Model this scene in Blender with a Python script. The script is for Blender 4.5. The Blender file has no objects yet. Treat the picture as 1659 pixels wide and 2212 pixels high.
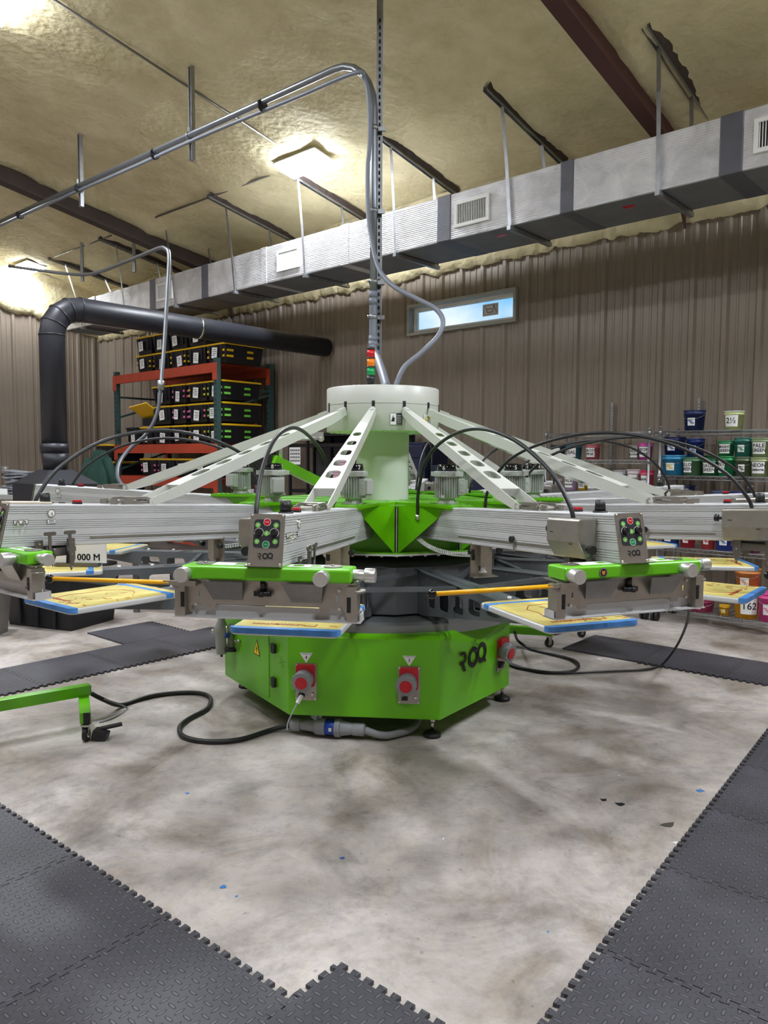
import bpy, bmesh, math, random
from math import sin, cos, pi, radians as rad
from mathutils import Vector, Matrix, noise
random.seed(7)
SC = bpy.context.scene
COL = SC.collection

# ------------------------------------------------------------------ camera
FPX, CAMZ = 1640.0, 1.5
pit, rol = rad(4.0), rad(.3)
fw = Vector((0, cos(pit), -sin(pit))); r0 = Vector((1, 0, 0)); u0 = r0.cross(fw)
RV = cos(rol)*r0+sin(rol)*u0; UV = -sin(rol)*r0+cos(rol)*u0
cam = bpy.data.objects.new('camera', bpy.data.cameras.new('camera')); COL.objects.link(cam)
cam.data.sensor_fit = 'VERTICAL'; cam.data.sensor_height = 36; cam.data.lens = FPX/2212*36
cam.data.clip_start = .05; cam.data.clip_end = 200
m = Matrix((RV, UV, -fw)).transposed().to_4x4(); m.translation = (0, 0, CAMZ)
cam.matrix_world = m
SC.camera = cam

# room frame: s runs along the long back wall, n is the distance towards it
YW = rad(47.9)
DV = Vector((-sin(YW), cos(YW), 0)); NV = Vector((cos(YW), sin(YW), 0))
NW, SL = 7.5, 14.37            # back wall, left wall
def SN(s, n, z=0): return DV*s+NV*n+Vector((0, 0, z))
def roof_z(n): return 4.85+.18*(6.2-n)
ROOM = Matrix((DV, NV, Vector((0, 0, 1)))).transposed().to_4x4()
# note: (s,n,z) is left handed in world terms -> builder flips are harmless
O3 = Vector((0, 0, CAMZ))
def ray(x, y): return fw+RV*(x-829.5)/FPX-UV*(y-1106)/FPX
def G(x, y, z=0.0):
    d = ray(x, y); return O3+d*((z-CAMZ)/d.z)
def AY(x, y, Y):
    d = ray(x, y); return O3+d*(Y/d.y)
def AN(x, y, n):
    d = ray(x, y); return O3+d*(n/d.dot(NV))

# ------------------------------------------------------------------ world, exposure, lights
SC.view_settings.view_transform = 'Standard'; SC.view_settings.look = 'None'
SC.view_settings.gamma = 1; SC.view_settings.use_curve_mapping = False
SC.view_settings.exposure = 1.58
w = bpy.data.worlds.new('sky'); SC.world = w; w.use_nodes = True
nt = w.node_tree; bg = nt.nodes['Background']
tc = nt.nodes.new('ShaderNodeTexCoord'); nz = nt.nodes.new('ShaderNodeTexNoise'); nz.inputs['Scale'].default_value = 5; nz.inputs['Detail'].default_value = 6
rp = nt.nodes.new('ShaderNodeValToRGB'); rp.color_ramp.elements[0].position = .5; rp.color_ramp.elements[0].color = (.13, .48, .85, 1)
rp.color_ramp.elements[1].position = .68; rp.color_ramp.elements[1].color = (.85, .93, 1, 1)
nt.links.new(tc.outputs['Generated'], nz.inputs['Vector']); nt.links.new(nz.outputs['Fac'], rp.inputs['Fac']); nt.links.new(rp.outputs['Color'], bg.inputs['Color'])
bg.inputs['Strength'].default_value = .42

LAMPS = [(6.63, 5.95), (13.85, 5.92), (-.6, 5.95), (7.0, 2.8), (-.6, 2.8), (3.2, .4), (7.0, -.6), (-.6, -.6), (10.6, -.6)]
LAMP_W = 75.0

# ------------------------------------------------------------------ materials
MATS = {}
def mk(name): 
    mt = bpy.data.materials.new(name); mt.use_nodes = True; MATS[name] = mt
    return mt, mt.node_tree, mt.node_tree.nodes['Principled BSDF']
def srgb(r, g, b):
    f = lambda c: (c/255/12.92) if c/255 <= .04045 else ((c/255+.055)/1.055)**2.4
    return (f(r), f(g), f(b), 1)
def mat(name, rgb, rough=.5, metal=0, var=.0, vs=8, bump=0, bs=60, spec=None, alpha=None, trans=0, emit=None):
    if name in MATS: return MATS[name]
    mt, t, p = mk(name); c = srgb(*rgb)
    p.inputs['Roughness'].default_value = rough; p.inputs['Metallic'].default_value = metal
    if spec is not None: p.inputs['Specular IOR Level'].default_value = spec
    if trans: p.inputs['Transmission Weight'].default_value = trans
    if emit: p.inputs['Emission Color'].default_value = c; p.inputs['Emission Strength'].default_value = emit
    tcx = t.nodes.new('ShaderNodeTexCoord')
    n = t.nodes.new('ShaderNodeTexNoise'); n.inputs['Scale'].default_value = vs; n.inputs['Detail'].default_value = 4
    t.links.new(tcx.outputs['Object'], n.inputs['Vector'])
    r = t.nodes.new('ShaderNodeValToRGB'); v = max(var, .03)
    r.color_ramp.elements[0].position = .3; r.color_ramp.elements[1].position = .7
    r.color_ramp.elements[0].color = tuple(x*(1-v) for x in c[:3])+(1,)
    r.color_ramp.elements[1].color = tuple(min(1, x*(1+v)) for x in c[:3])+(1,)
    t.links.new(n.outputs['Fac'], r.inputs['Fac']); t.links.new(r.outputs['Color'], p.inputs['Base Color'])
    if bump:
        n2 = t.nodes.new('ShaderNodeTexNoise'); n2.inputs['Scale'].default_value = bs; n2.inputs['Detail'].default_value = 3
        t.links.new(tcx.outputs['Object'], n2.inputs['Vector'])
        b = t.nodes.new('ShaderNodeBump'); b.inputs['Strength'].default_value = bump; b.inputs['Distance'].default_value = .01
        t.links.new(n2.outputs['Fac'], b.inputs['Height']); t.links.new(b.outputs['Normal'], p.inputs['Normal'])
    return mt
def nm(t, kind, **kw):
    n = t.nodes.new(kind)
    for k, v in kw.items():
        if k in n.inputs: n.inputs[k].default_value = v
        else: setattr(n, k, v)
    return n
def ramp(t, src, stops):
    r = t.nodes.new('ShaderNodeValToRGB'); e = r.color_ramp.elements
    while len(e) < len(stops): e.new(.5)
    for q, (p, c) in zip(e, stops): q.position = p; q.color = c if len(c) == 4 else tuple(c)+(1,)
    t.links.new(src, r.inputs['Fac']); return r.outputs['Color']
def mixc(t, fac, a, b, mode='MIX'):
    n = t.nodes.new('ShaderNodeMix'); n.data_type = 'RGBA'; n.blend_type = mode
    for key, v in ((0, fac), (6, a), (7, b)):
        if hasattr(v, 'is_output') or isinstance(v, bpy.types.NodeSocket): t.links.new(v, n.inputs[key])
        else: n.inputs[key].default_value = v
    return n.outputs[2]
def mathn(t, op, a, b=0.0, c=None):
    n = t.nodes.new('ShaderNodeMath'); n.operation = op
    for i, v in enumerate((a, b) if c is None else (a, b, c)):
        if isinstance(v, bpy.types.NodeSocket): t.links.new(v, n.inputs[i])
        else: n.inputs[i].default_value = v
    return n.outputs[0]
def noisef(t, vec, scale, detail=5, rough=.55, dist=0):
    n = nm(t, 'ShaderNodeTexNoise', Scale=scale, Detail=detail, Roughness=rough, Distortion=dist)
    t.links.new(vec, n.inputs['Vector']); return n.outputs['Fac']
def bumpn(t, p, h, strength, dist):
    b = nm(t, 'ShaderNodeBump', Strength=strength, Distance=dist)
    t.links.new(h, b.inputs['Height']); t.links.new(b.outputs['Normal'], p.inputs['Normal']); return b

# concrete floor
mt, t, p = mk('concrete'); v = t.nodes.new('ShaderNodeTexCoord').outputs['Object']
a = noisef(t, v, .6, 8, .62, 1.2); b = noisef(t, v, 1.6, 12, .72, .8); c = noisef(t, v, 14, 10, .75, .2); sp = noisef(t, v, 30, 4, .6); wn = noisef(t, v, 3.2, 10, .7, .5)
base = ramp(t, b, [(.30, srgb(140, 128, 117)), (.43, srgb(173, 164, 157)), (.52, srgb(188, 181, 177)), (.60, srgb(199, 190, 184)), (.72, srgb(211, 204, 200))])
big = ramp(t, a, [(.30, (.42, .38, .33)), (.40, (.72, .69, .65)), (.46, (.90, .89, .88)), (.62, (1.0, .99, .97))])
x = mixc(t, 1.0, base, big, 'MULTIPLY')
x = mixc(t, 1.0, x, ramp(t, wn, [(.36, (.80, .80, .79)), (.44, (.95, .95, .96)), (.50, (1.04, 1.03, 1.0)), (.66, (.97, .98, 1.0))]), 'MULTIPLY')
fine = ramp(t, c, [(.32, (.78, .77, .75)), (.5, (1.0, 1.0, 1.0)), (.68, (1.10, 1.10, 1.09))])
x = mixc(t, 1.0, x, fine, 'MULTIPLY')
spots = ramp(t, sp, [(.27, (.50, .46, .42)), (.33, (1, 1, 1))])
x = mixc(t, .85, x, spots, 'MULTIPLY')
vor = nm(t, 'ShaderNodeTexVoronoi', Scale=7.0, Randomness=1.0); t.links.new(v, vor.inputs['Vector'])
x = mixc(t, .55, x, ramp(t, vor.outputs['Distance'], [(.035, (.45, .43, .40)), (.06, (1, 1, 1))]), 'MULTIPLY')
t.links.new(x, p.inputs['Base Color'])
t.links.new(ramp(t, b, [(.3, (.42, .42, .42)), (.7, (.62, .62, .62))]), p.inputs['Roughness'])
bumpn(t, p, c, .12, .01)
# foam mat with a raised tread pattern
mt, t, p = mk('foam_mat'); tcx = t.nodes.new('ShaderNodeTexCoord'); sep = t.nodes.new('ShaderNodeSeparateXYZ'); t.links.new(tcx.outputs['Object'], sep.inputs[0])
cs = .034
hs = []
X = mathn(t, 'DIVIDE', sep.outputs[0], cs); Y = mathn(t, 'DIVIDE', sep.outputs[1], cs)
fx = mathn(t, 'SUBTRACT', mathn(t, 'FRACT', X), .5); fy = mathn(t, 'SUBTRACT', mathn(t, 'FRACT', Y), .5)
par = mathn(t, 'MODULO', mathn(t, 'ADD', mathn(t, 'ADD', mathn(t, 'FLOOR', X), mathn(t, 'FLOOR', Y)), 2000), 2)
def ell(ax, ay):
    q = mathn(t, 'ADD', mathn(t, 'POWER', mathn(t, 'ABSOLUTE', mathn(t, 'DIVIDE', fx, ax)), 1.6), mathn(t, 'POWER', mathn(t, 'ABSOLUTE', mathn(t, 'DIVIDE', fy, ay)), 1.6))
    return mathn(t, 'MAXIMUM', mathn(t, 'SUBTRACT', 1.0, q), 0)
e1, e2 = ell(.56, .17), ell(.17, .56)
h = mathn(t, 'ADD', mathn(t, 'MULTIPLY', e1, par), mathn(t, 'MULTIPLY', e2, mathn(t, 'SUBTRACT', 1, par)))
h = mathn(t, 'MINIMUM', mathn(t, 'MULTIPLY', h, 2.2), 1)
vv = tcx.outputs['Object']
dn = noisef(t, vv, 2.2, 5, .6, .4)
colr = ramp(t, dn, [(.3, srgb(58, 57, 62)), (.5, srgb(68, 67, 72)), (.72, srgb(82, 80, 87))])
colr = mixc(t, mathn(t, 'MULTIPLY', h, .22), colr, srgb(128, 128, 132))
dust = ramp(t, noisef(t, vv, 55, 2), [(.74, (0, 0, 0)), (.80, (1, 1, 1))])
colr = mixc(t, mathn(t, 'MULTIPLY', dust, .25), colr, srgb(170, 170, 172))
t.links.new(colr, p.inputs['Base Color']); p.inputs['Roughness'].default_value = .5
bumpn(t, p, h, .9, .006)
# spray foam
mt, t, p = mk('spray_foam'); v = t.nodes.new('ShaderNodeTexCoord').outputs['Object']
a = noisef(t, v, .5, 5, .6, .5); b = noisef(t, v, 9, 5, .6, .6); c = noisef(t, v, 3, 4, .6)
x = ramp(t, a, [(.3, srgb(198, 185, 143)), (.5, srgb(217, 206, 165)), (.7, srgb(228, 216, 176))])
x = mixc(t, .35, x, ramp(t, c, [(.3, srgb(160, 146, 104)), (.7, srgb(222, 212, 180))]))
t.links.new(x, p.inputs['Base Color']); p.inputs['Roughness'].default_value = .75
vo = nm(t, 'ShaderNodeTexVoronoi', Scale=16.0); vo.feature = 'SMOOTH_F1'; t.links.new(v, vo.inputs['Vector'])
hh = mathn(t, 'ADD', mathn(t, 'MULTIPLY', b, 1.0), mathn(t, 'MULTIPLY', vo.outputs['Distance'], -.7))
bumpn(t, p, hh, .55, .035)
# metal wall sheet
mat('wall_sheet', (132, 120, 107), .38, 0, .08, 1.3, spec=.5)
# foil duct
mt, t, p = mk('foil'); tcx = t.nodes.new('ShaderNodeTexCoord'); v = tcx.outputs['Object']
x = ramp(t, noisef(t, v, 3.5, 5, .6, .7), [(.3, srgb(186, 186, 189)), (.6, srgb(222, 222, 225)), (.75, srgb(236, 236, 239))])
t.links.new(x, p.inputs['Base Color']); p.inputs['Metallic'].default_value = .4
t.links.new(ramp(t, noisef(t, v, 5, 3), [(.3, (.3, .3, .3)), (.7, (.5, .5, .5))]), p.inputs['Roughness'])
sp = t.nodes.new('ShaderNodeSeparateXYZ'); t.links.new(v, sp.inputs[0])
g = mathn(t, 'ADD', mathn(t, 'SINE', mathn(t, 'MULTIPLY', sp.outputs[2], 320)), mathn(t, 'SINE', mathn(t, 'MULTIPLY', mathn(t, 'ADD', sp.outputs[0], sp.outputs[1]), 320)))
g = mathn(t, 'ADD', g, mathn(t, 'MULTIPLY', noisef(t, v, 30, 4), 6))
bumpn(t, p, g, .35, .004)
# brushed steel, aluminium, green enamel ...
mat('steel', (168, 163, 155), .36, .85, .06, 30)
mat('steel_dark', (120, 116, 110), .4, .7, .06, 30)
mat('aluminium', (196, 196, 197), .45, .12, .02, 5)
mat('aluminium_knob', (214, 214, 212), .33, .8)
mat('white_enamel', (204, 206, 197), .35, 0, .02, 3, bump=.03, bs=400)
mat('pale_enamel', (200, 204, 196), .45)
mat('green_enamel', (98, 178, 6), .3, 0, .03, 4, bump=.02, bs=500)
mat('green_bar', (104, 190, 24), .25)
mat('motor_paint', (168, 172, 165), .45)
mat('black_plastic', (26, 26, 28), .4)
mat('black_rubber', (30, 30, 31), .45)
mat('black_pipe', (34, 35, 42), .45, 0, .08, 6)
mat('panel_black', (48, 48, 54), .4)
mat('turntable_grey', (104, 108, 112), .38, .35, .08, 6)
mat('disc_grey', (130, 132, 132), .35, .5, .1, 3)
mat('white_paint', (226, 226, 222), .4)
mat('platen_edge', (205, 206, 205), .4, .2)
mat('red_plastic', (190, 18, 34), .3)
mat('button_green', (124, 190, 90), .4)
mat('start_green', (0, 140, 80), .4)
mat('paper', (236, 236, 234), .7)
mat('ink_black', (22, 22, 22), .6)
mat('chrome', (210, 208, 200), .2, 1)
mat('yellow_rod', (244, 176, 8), .3)
mat('blue_tape', (74, 136, 206), .6, 0, .15, 25, bump=.3, bs=40)
mat('blue_connector', (30, 70, 170), .4)
mat('connector_grey', (140, 142, 146), .5, 0, .06, 10)
mat('conduit', (140, 144, 150), .35, .8, .05, 20)
mat('flex_conduit', (122, 127, 138), .45, .1)
mat('hose_dark', (72, 76, 84), .4)
mat('galv', (160, 162, 165), .4, .8, .12, 14)
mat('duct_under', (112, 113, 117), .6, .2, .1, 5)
mat('beam_red', (74, 40, 38), .55, 0, .08, 4)
mat('beam_dark', (62, 50, 46), .6, 0, .12, 4)
mat('tape_grey', (92, 92, 100), .5, .2, .06, 12, bump=.2, bs=40)
mat('orange_beam', (172, 64, 40), .5, 0, .1, 8)
mat('rack_green', (50, 76, 74), .5)
mat('tote', (24, 24, 30), .45)
mat('tote_lid', (222, 178, 20), .45)
mat('tape_pink', (222, 110, 160), .6); mat('tape_green', (120, 210, 70), .6)
mat('gloss_black', (12, 12, 14), .12)
mat('signal_red', (206, 26, 34), .2); mat('signal_amber', (244, 130, 10), .2); mat('signal_green', (0, 150, 80), .2)
mat('warn_yellow', (240, 200, 10), .5)
mat('chain_white', (214, 216, 214), .4)
mat('vinyl', (232, 232, 230), .35)
mat('coil', (215, 218, 212), .4)
mat('ink_red', (176, 70, 34), .7)
mat('cloth_pink', (196, 160, 170), .9, 0, .12, 20); mat('cloth_lilac', (168, 146, 186), .9, 0, .12, 20); mat('cloth_grey', (120, 122, 128), .9, 0, .2, 12)
mat('cloth_green', (24, 58, 48), .9, 0, .2, 10); mat('cloth_dark', (70, 72, 84), .9, 0, .2, 10)
mat('navy', (24, 30, 58), .5); mat('wood_light', (196, 170, 130), .6, 0, .15, 9)
mat('cardboard', (170, 128, 92), .8, 0, .1, 6)
mat('trash_grey', (150, 148, 144), .55)
mat('grey_board', (92, 90, 94), .6)
mat('diff', (240, 246, 255), .5, emit=LAMP_W)
mat('diff_far', (240, 246, 255), .5, emit=LAMP_W*.4)
mat('card_cream', (226, 214, 194), .6)
mat('glass', (255, 255, 255), .02, trans=1)
mat('window_trim', (150, 150, 142), .45); mat('outlet', (150, 148, 142), .5)
mat('badge_orange', (214, 132, 60), .5)
mat('sticker_blue', (60, 90, 160), .5)
# yellow-glued pallet surface
mt, t, p = mk('pallet_yellow'); v = t.nodes.new('ShaderNodeTexCoord').outputs['Object']
x = ramp(t, noisef(t, v, 5, 5, .6, .6), [(.3, srgb(188, 172, 88)), (.55, srgb(212, 196, 114)), (.75, srgb(222, 209, 134))])
t.links.new(x, p.inputs['Base Color']); p.inputs['Roughness'].default_value = .7

# ------------------------------------------------------------------ builders
class MB:
    def __init__(s): s.v = []; s.f = []; s.mi = []; s.sm = []; s.M = Matrix(); s.mats = []; s.cur = 0
    def use(s, name):
        if name not in s.mats: s.mats.append(name)
        s.cur = s.mats.index(name); return s
    def add(s, vs, fs, smooth=False):
        b = len(s.v); s.v += [s.M @ Vector(q) for q in vs]
        for f in fs: s.f.append([b+i for i in f]); s.mi.append(s.cur); s.sm.append(smooth)
        return s
    def box(s, c, d, R=None):
        hx, hy, hz = d[0]/2, d[1]/2, d[2]/2
        vs = [Vector((x*hx, y*hy, z*hz)) for x in (-1, 1) for y in (-1, 1) for z in (-1, 1)]
        if R is not None: vs = [R @ q for q in vs]
        vs = [q+Vector(c) for q in vs]
        return s.add(vs, [(0, 1, 3, 2), (4, 6, 7, 5), (0, 4, 5, 1), (2, 3, 7, 6), (0, 2, 6, 4), (1, 5, 7, 3)])
    def bar(s, a, b, wdt, hgt, up=Vector((0, 0, 1))):
        a, b = Vector(a), Vector(b); d = (b-a); L = d.length; d.normalize(); y = Vector(up).cross(d)
        if y.length < 1e-4: y = Vector((0, 1, 0)).cross(d)
        y.normalize(); z = d.cross(y)
        R = Matrix((d, y, z)).transposed()
        return s.box((a+b)/2, (L, wdt, hgt), R)
    def cyl(s, a, b, r1, r2=None, seg=16, cap=True, smooth=True):
        r2 = r1 if r2 is None else r2
        a, b = Vector(a), Vector(b); d = (b-a).normalized()
        x = d.orthogonal().normalized(); y = d.cross(x)
        vs = []
        for c0, r in ((a, r1), (b, r2)):
            for i in range(seg): q = 2*pi*i/seg; vs.append(c0+x*r*cos(q)+y*r*sin(q))
        s.add(vs, [(i, (i+1) % seg, seg+(i+1) % seg, seg+i) for i in range(seg)], smooth)
        if cap: 
            n = len(s.v)-2*seg; s.f.append([n+i for i in range(seg)][::-1]); s.f.append([n+seg+i for i in range(seg)]); s.mi += [s.cur]*2; s.sm += [False]*2
        return s
    def lathe(s, prof, c=(0, 0, 0), seg=24, smooth=True, cap=False):
        vs = []; c = Vector(c)
        for r, z in prof:
            for i in range(seg): q = 2*pi*i/seg; vs.append(c+Vector((r*cos(q), r*sin(q), z)))
        fs = [(j*seg+i, j*seg+(i+1) % seg, (j+1)*seg+(i+1) % seg, (j+1)*seg+i) for j in range(len(prof)-1) for i in range(seg)]
        s.add(vs, fs, smooth)
        if cap:
            n = len(s.v)-len(vs); s.f.append([n+i for i in range(seg)][::-1]); e = n+(len(prof)-1)*seg; s.f.append([e+i for i in range(seg)]); s.mi += [s.cur]*2; s.sm += [False]*2
        return s
    def tube(s, pts, r, seg=10, smooth=True):
        pts = [Vector(q) for q in pts]; n = len(pts); vs = []; prev = None
        for i, q in enumerate(pts):
            d = (pts[min(i+1, n-1)]-pts[max(i-1, 0)]).normalized()
            x = (prev-d*prev.dot(d)).normalized() if prev is not None and (prev-d*prev.dot(d)).length > 1e-5 else d.orthogonal().normalized()
            prev = x; y = d.cross(x)
            for k in range(seg): a = 2*pi*k/seg; vs.append(q+x*r*cos(a)+y*r*sin(a))
        fs = [(j*seg+i, j*seg+(i+1) % seg, (j+1)*seg+(i+1) % seg, (j+1)*seg+i) for j in range(n-1) for i in range(seg)]
        fs += [tuple(range(seg))[::-1], tuple((n-1)*seg+i for i in range(seg))]
        return s.add(vs, fs, smooth)
    def prism(s, poly, z0, z1):      # poly in local xy, extruded along z
        n = len(poly); vs = [(x, y, z0) for x, y in poly]+[(x, y, z1) for x, y in poly]
        return s.add(vs, [tuple(range(n))[::-1], tuple(range(n, 2*n))]+[(i, (i+1) % n, n+(i+1) % n, n+i) for i in range(n)])
    def sphere(s, c, r, seg=14, sq=(1, 1, 1)):
        vs = []; fs = []; c = Vector(c); k = seg//2
        for j in range(k+1):
            ph = pi*j/k
            for i in range(seg): q = 2*pi*i/seg; vs.append(c+Vector((r*sq[0]*sin(ph)*cos(q), r*sq[1]*sin(ph)*sin(q), r*sq[2]*cos(ph))))
        for j in range(k):
            for i in range(seg): fs.append((j*seg+i, (j+1)*seg+i, (j+1)*seg+(i+1) % seg, j*seg+(i+1) % seg))
        return s.add(vs, fs, True)
    def text(s, body, size, M=None, ext=.0006, bold=.0, align='CENTER'):
        cu = bpy.data.curves.new('t', 'FONT'); cu.body = body; cu.size = size; cu.align_x = align; cu.align_y = 'CENTER'; cu.extrude = ext; cu.resolution_u = 2
        ob = bpy.data.objects.new('t', cu); COL.objects.link(ob)
        dg = bpy.context.evaluated_depsgraph_get(); me = bpy.data.meshes.new_from_object(ob.evaluated_get(dg))
        M = M or Matrix()
        for dx, dy in ([(0, 0)] if not bold else [(-bold, 0), (bold, 0), (0, bold), (0, -bold)]):      # heavier strokes
            s.add([M @ (q.co+Vector((dx, dy, 0))) for q in me.vertices], [tuple(q.vertices) for q in me.polygons])
        bpy.data.objects.remove(ob); bpy.data.curves.remove(cu); bpy.data.meshes.remove(me); return s
    def build(s, name, material=None, parent=None, bevel=0, seg=2, off=None):
        me = bpy.data.meshes.new(name)
        o3 = Vector(off) if off is not None else Vector((0, 0, 0))
        me.from_pydata([q-o3 for q in s.v], [], s.f)
        names = s.mats or [material]
        for q in names: me.materials.append(MATS[q])
        me.polygons.foreach_set('material_index', s.mi if s.mats else [0]*len(s.f)); me.polygons.foreach_set('use_smooth', s.sm); me.update()
        bm = bmesh.new(); bm.from_mesh(me); bmesh.ops.recalc_face_normals(bm, faces=bm.faces); bm.to_mesh(me); bm.free()
        o = bpy.data.objects.new(name, me); COL.objects.link(o)
        if parent: o.parent = parent
        if off is not None and parent is None: o.location = o3
        if bevel:
            b = o.modifiers.new('bevel', 'BEVEL'); b.width = bevel; b.segments = seg; b.limit_method = 'ANGLE'; b.angle_limit = rad(40)
        return o
def tag(o, label, cat, group=None, kind=None):
    if label: o['label'] = label
    if cat: o['category'] = cat
    if group: o['group'] = group
    if kind: o['kind'] = kind
    return o
def thing(name, loc, label, cat, rz=0, group=None):
    o = bpy.data.objects.new(name, None); COL.objects.link(o); o.empty_display_size = .1
    o.location = loc; o.rotation_euler = (0, 0, rz); return tag(o, label, cat, group)
def copy_tree(o, parent=None):
    c = o.copy(); COL.objects.link(c); c.parent = parent
    for ch in list(o.children): copy_tree(ch, c)
    return c
def struct(mb, name, material=None, **k):
    o = mb.build(name, material, **k); o['kind'] = 'structure'; return o
def smoothpts(P, n=8):
    P = [Vector(p) for p in P]; out = []
    for i in range(len(P)-1):
        a = P[max(i-1, 0)]; b = P[i]; c = P[i+1]; d = P[min(i+2, len(P)-1)]
        for k in range(n):
            t = k/n; out.append(.5*((2*b)+(c-a)*t+(2*a-5*b+4*c-d)*t*t+(3*b-a-3*c+d)*t**3))
    out.append(P[-1]); return out
def frame(o, x, y):      # matrix with local x,y axes given
    x = Vector(x).normalized(); y = Vector(y); y = (y-x*y.dot(x)).normalized(); z = x.cross(y)
    m = Matrix((x, y, z)).transposed().to_4x4(); m.translation = Vector(o); return m
def rrect(w, h, r, n=4):
    out = []
    for cx, cy, a0 in ((w/2-r, h/2-r, 0), (-w/2+r, h/2-r, 90), (-w/2+r, -h/2+r, 180), (w/2-r, -h/2+r, 270)):
        for i in range(n+1): a = rad(a0+90*i/n); out.append((cx+r*cos(a), cy+r*sin(a)))
    return out
def logo(mb, M, h):
    """The three joined letters R O Q: open R, ring O, ring Q with a tick."""
    old = mb.M; mb.M = old @ M; t = .0008
    def arc(cx, cy, ro, ri, a0, a1, n=20, sx=1.0):
        vs = []; 
        for z in (0, t):
            for i in range(n+1):
                a = rad(a0+(a1-a0)*i/n); vs += [(cx+sx*ro*cos(a), cy+ro*sin(a), z), (cx+sx*ri*cos(a), cy+ri*sin(a), z)]
        m_ = 2*(n+1); fs = []
        for i in range(n):
            k = 2*i; fs += [(k, k+2, k+3, k+1), (m_+k, m_+k+1, m_+k+3, m_+k+2), (k, m_+k, m_+k+2, k+2), (k+1, k+3, m_+k+3, m_+k+1)]
        mb.add(vs, fs)
    q = h
    R = .5*q
    arc(0, 0, R, R*.55, 0, 360, 28, .94); arc(.80*q, .06*q, R, R*.55, 0, 360, 28, .94)
    mb.prism([(.92*q, -.2*q), (1.0*q, -.1*q), (1.26*q, -.42*q), (1.16*q, -.5*q)], 0, t)
    arc(-.92*q, .14*q, .30*q, .14*q, -90, 90, 14)
    mb.prism([(-1.22*q, .28*q), (-.91*q, .28*q), (-.91*q, .44*q), (-1.22*q, .44*q)], 0, t)
    mb.prism([(-1.22*q, -.16*q), (-.91*q, -.16*q), (-.91*q, 0), (-1.22*q, 0)], 0, t)
    mb.prism([(-1.05*q, -.12*q), (-.86*q, -.12*q), (-.66*q, -.52*q), (-.86*q, -.52*q)], 0, t)
    mb.M = old

# ------------------------------------------------------------------ room shell
NB, SR = -4.6, -4.6       # behind the camera
mb = MB(); q = [SN(SR, NB), SN(SL, NB), SN(SL, NW), SN(SR, NW)]
mb.add(q+[p-Vector((0, 0, .1)) for p in q], [(0, 1, 2, 3), (4, 5, 6, 7), (0, 1, 5, 4), (1, 2, 6, 5), (2, 3, 7, 6), (3, 0, 4, 7)])
struct(mb, 'floor', 'concrete')
# foam ceiling, lumpy
mb = MB(); ns, nn = 250, 150; vs = []; fs = []
for i in range(ns+1):
    for j in range(nn+1):
        s_ = SR+(SL-SR)*i/ns; n_ = NB+(NW-NB)*j/nn; P = SN(s_, n_)
        z = roof_z(n_)
        d = noise.fractal(Vector((s_*1.1, n_*.9, 0)), 1.0, 2.0, 4)*.05
        for rs in (2.87, 10.0, -4.2):        # foam swells around the rafters
            d -= .16*math.exp(-((s_-rs)/.22)**2)
        d -= .05*math.exp(-(((n_-5.95) % 1.55)/.12)**2)*.4
        vs.append(P+Vector((0, 0, z+d)))
fs = [(i*(nn+1)+j, (i+1)*(nn+1)+j, (i+1)*(nn+1)+j+1, i*(nn+1)+j+1) for i in range(ns) for j in range(nn)]
mb.add(vs, fs, True); struct(mb, 'ceiling', 'spray_foam')
# ribbed sheet walls
def ribprof(a, b):
    out = [(a, 0)]; k = math.floor(a/.305)
    while k*.305 < b:
        o = k*.305
        for ds, dd in ((.0, 0), (.022, .028), (.062, .028), (.084, 0), (.135, 0), (.143, .007), (.157, .007), (.165, 0), (.222, 0), (.230, .007), (.244, .007), (.252, 0)):
            if a < o+ds < b: out.append((o+ds, dd))
        k += 1
    out.append((b, 0)); return out
def ribwall(mb, a, b, z0, z1, P):
    pr = ribprof(a, b); vs = []
    for s_, d in pr:
        za = z1(s_) if callable(z1) else z1
        vs += [P(s_, d, z0), P(s_, d, za)]
    mb.add(vs, [(2*i, 2*i+2, 2*i+3, 2*i+1) for i in range(len(pr)-1)])
WS0, WS1, WZ0, WZ1 = 4.77, 6.32, 3.09, 3.41
mb = MB(); PB = lambda s_, d, z: SN(s_, NW-d, z)
top = 4.75
ribwall(mb, SR, WS0, 0, top, PB); ribwall(mb, WS1, SL, 0, top, PB); ribwall(mb, WS0, WS1, 0, WZ0, PB); ribwall(mb, WS0, WS1, WZ1, top, PB)
struct(mb, 'wall_back', 'wall_sheet')
mb = MB(); PL = lambda n_, d, z: SN(SL-d, n_, z)
ribwall(mb, NB, NW, 0, lambda n_: roof_z(n_)+.1, PL); struct(mb, 'wall_left', 'wall_sheet')
mb = MB(); PR = lambda n_, d, z: SN(SR+d, n_, z)
ribwall(mb, NB, NW, 0, lambda n_: roof_z(n_)+.1, PR); struct(mb, 'wall_right', 'wall_sheet')
mb = MB(); PF = lambda s_, d, z: SN(s_, NB+d, z)
ribwall(mb, SR, SL, 0, 6.9, PF); struct(mb, 'wall_front', 'wall_sheet')
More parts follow.
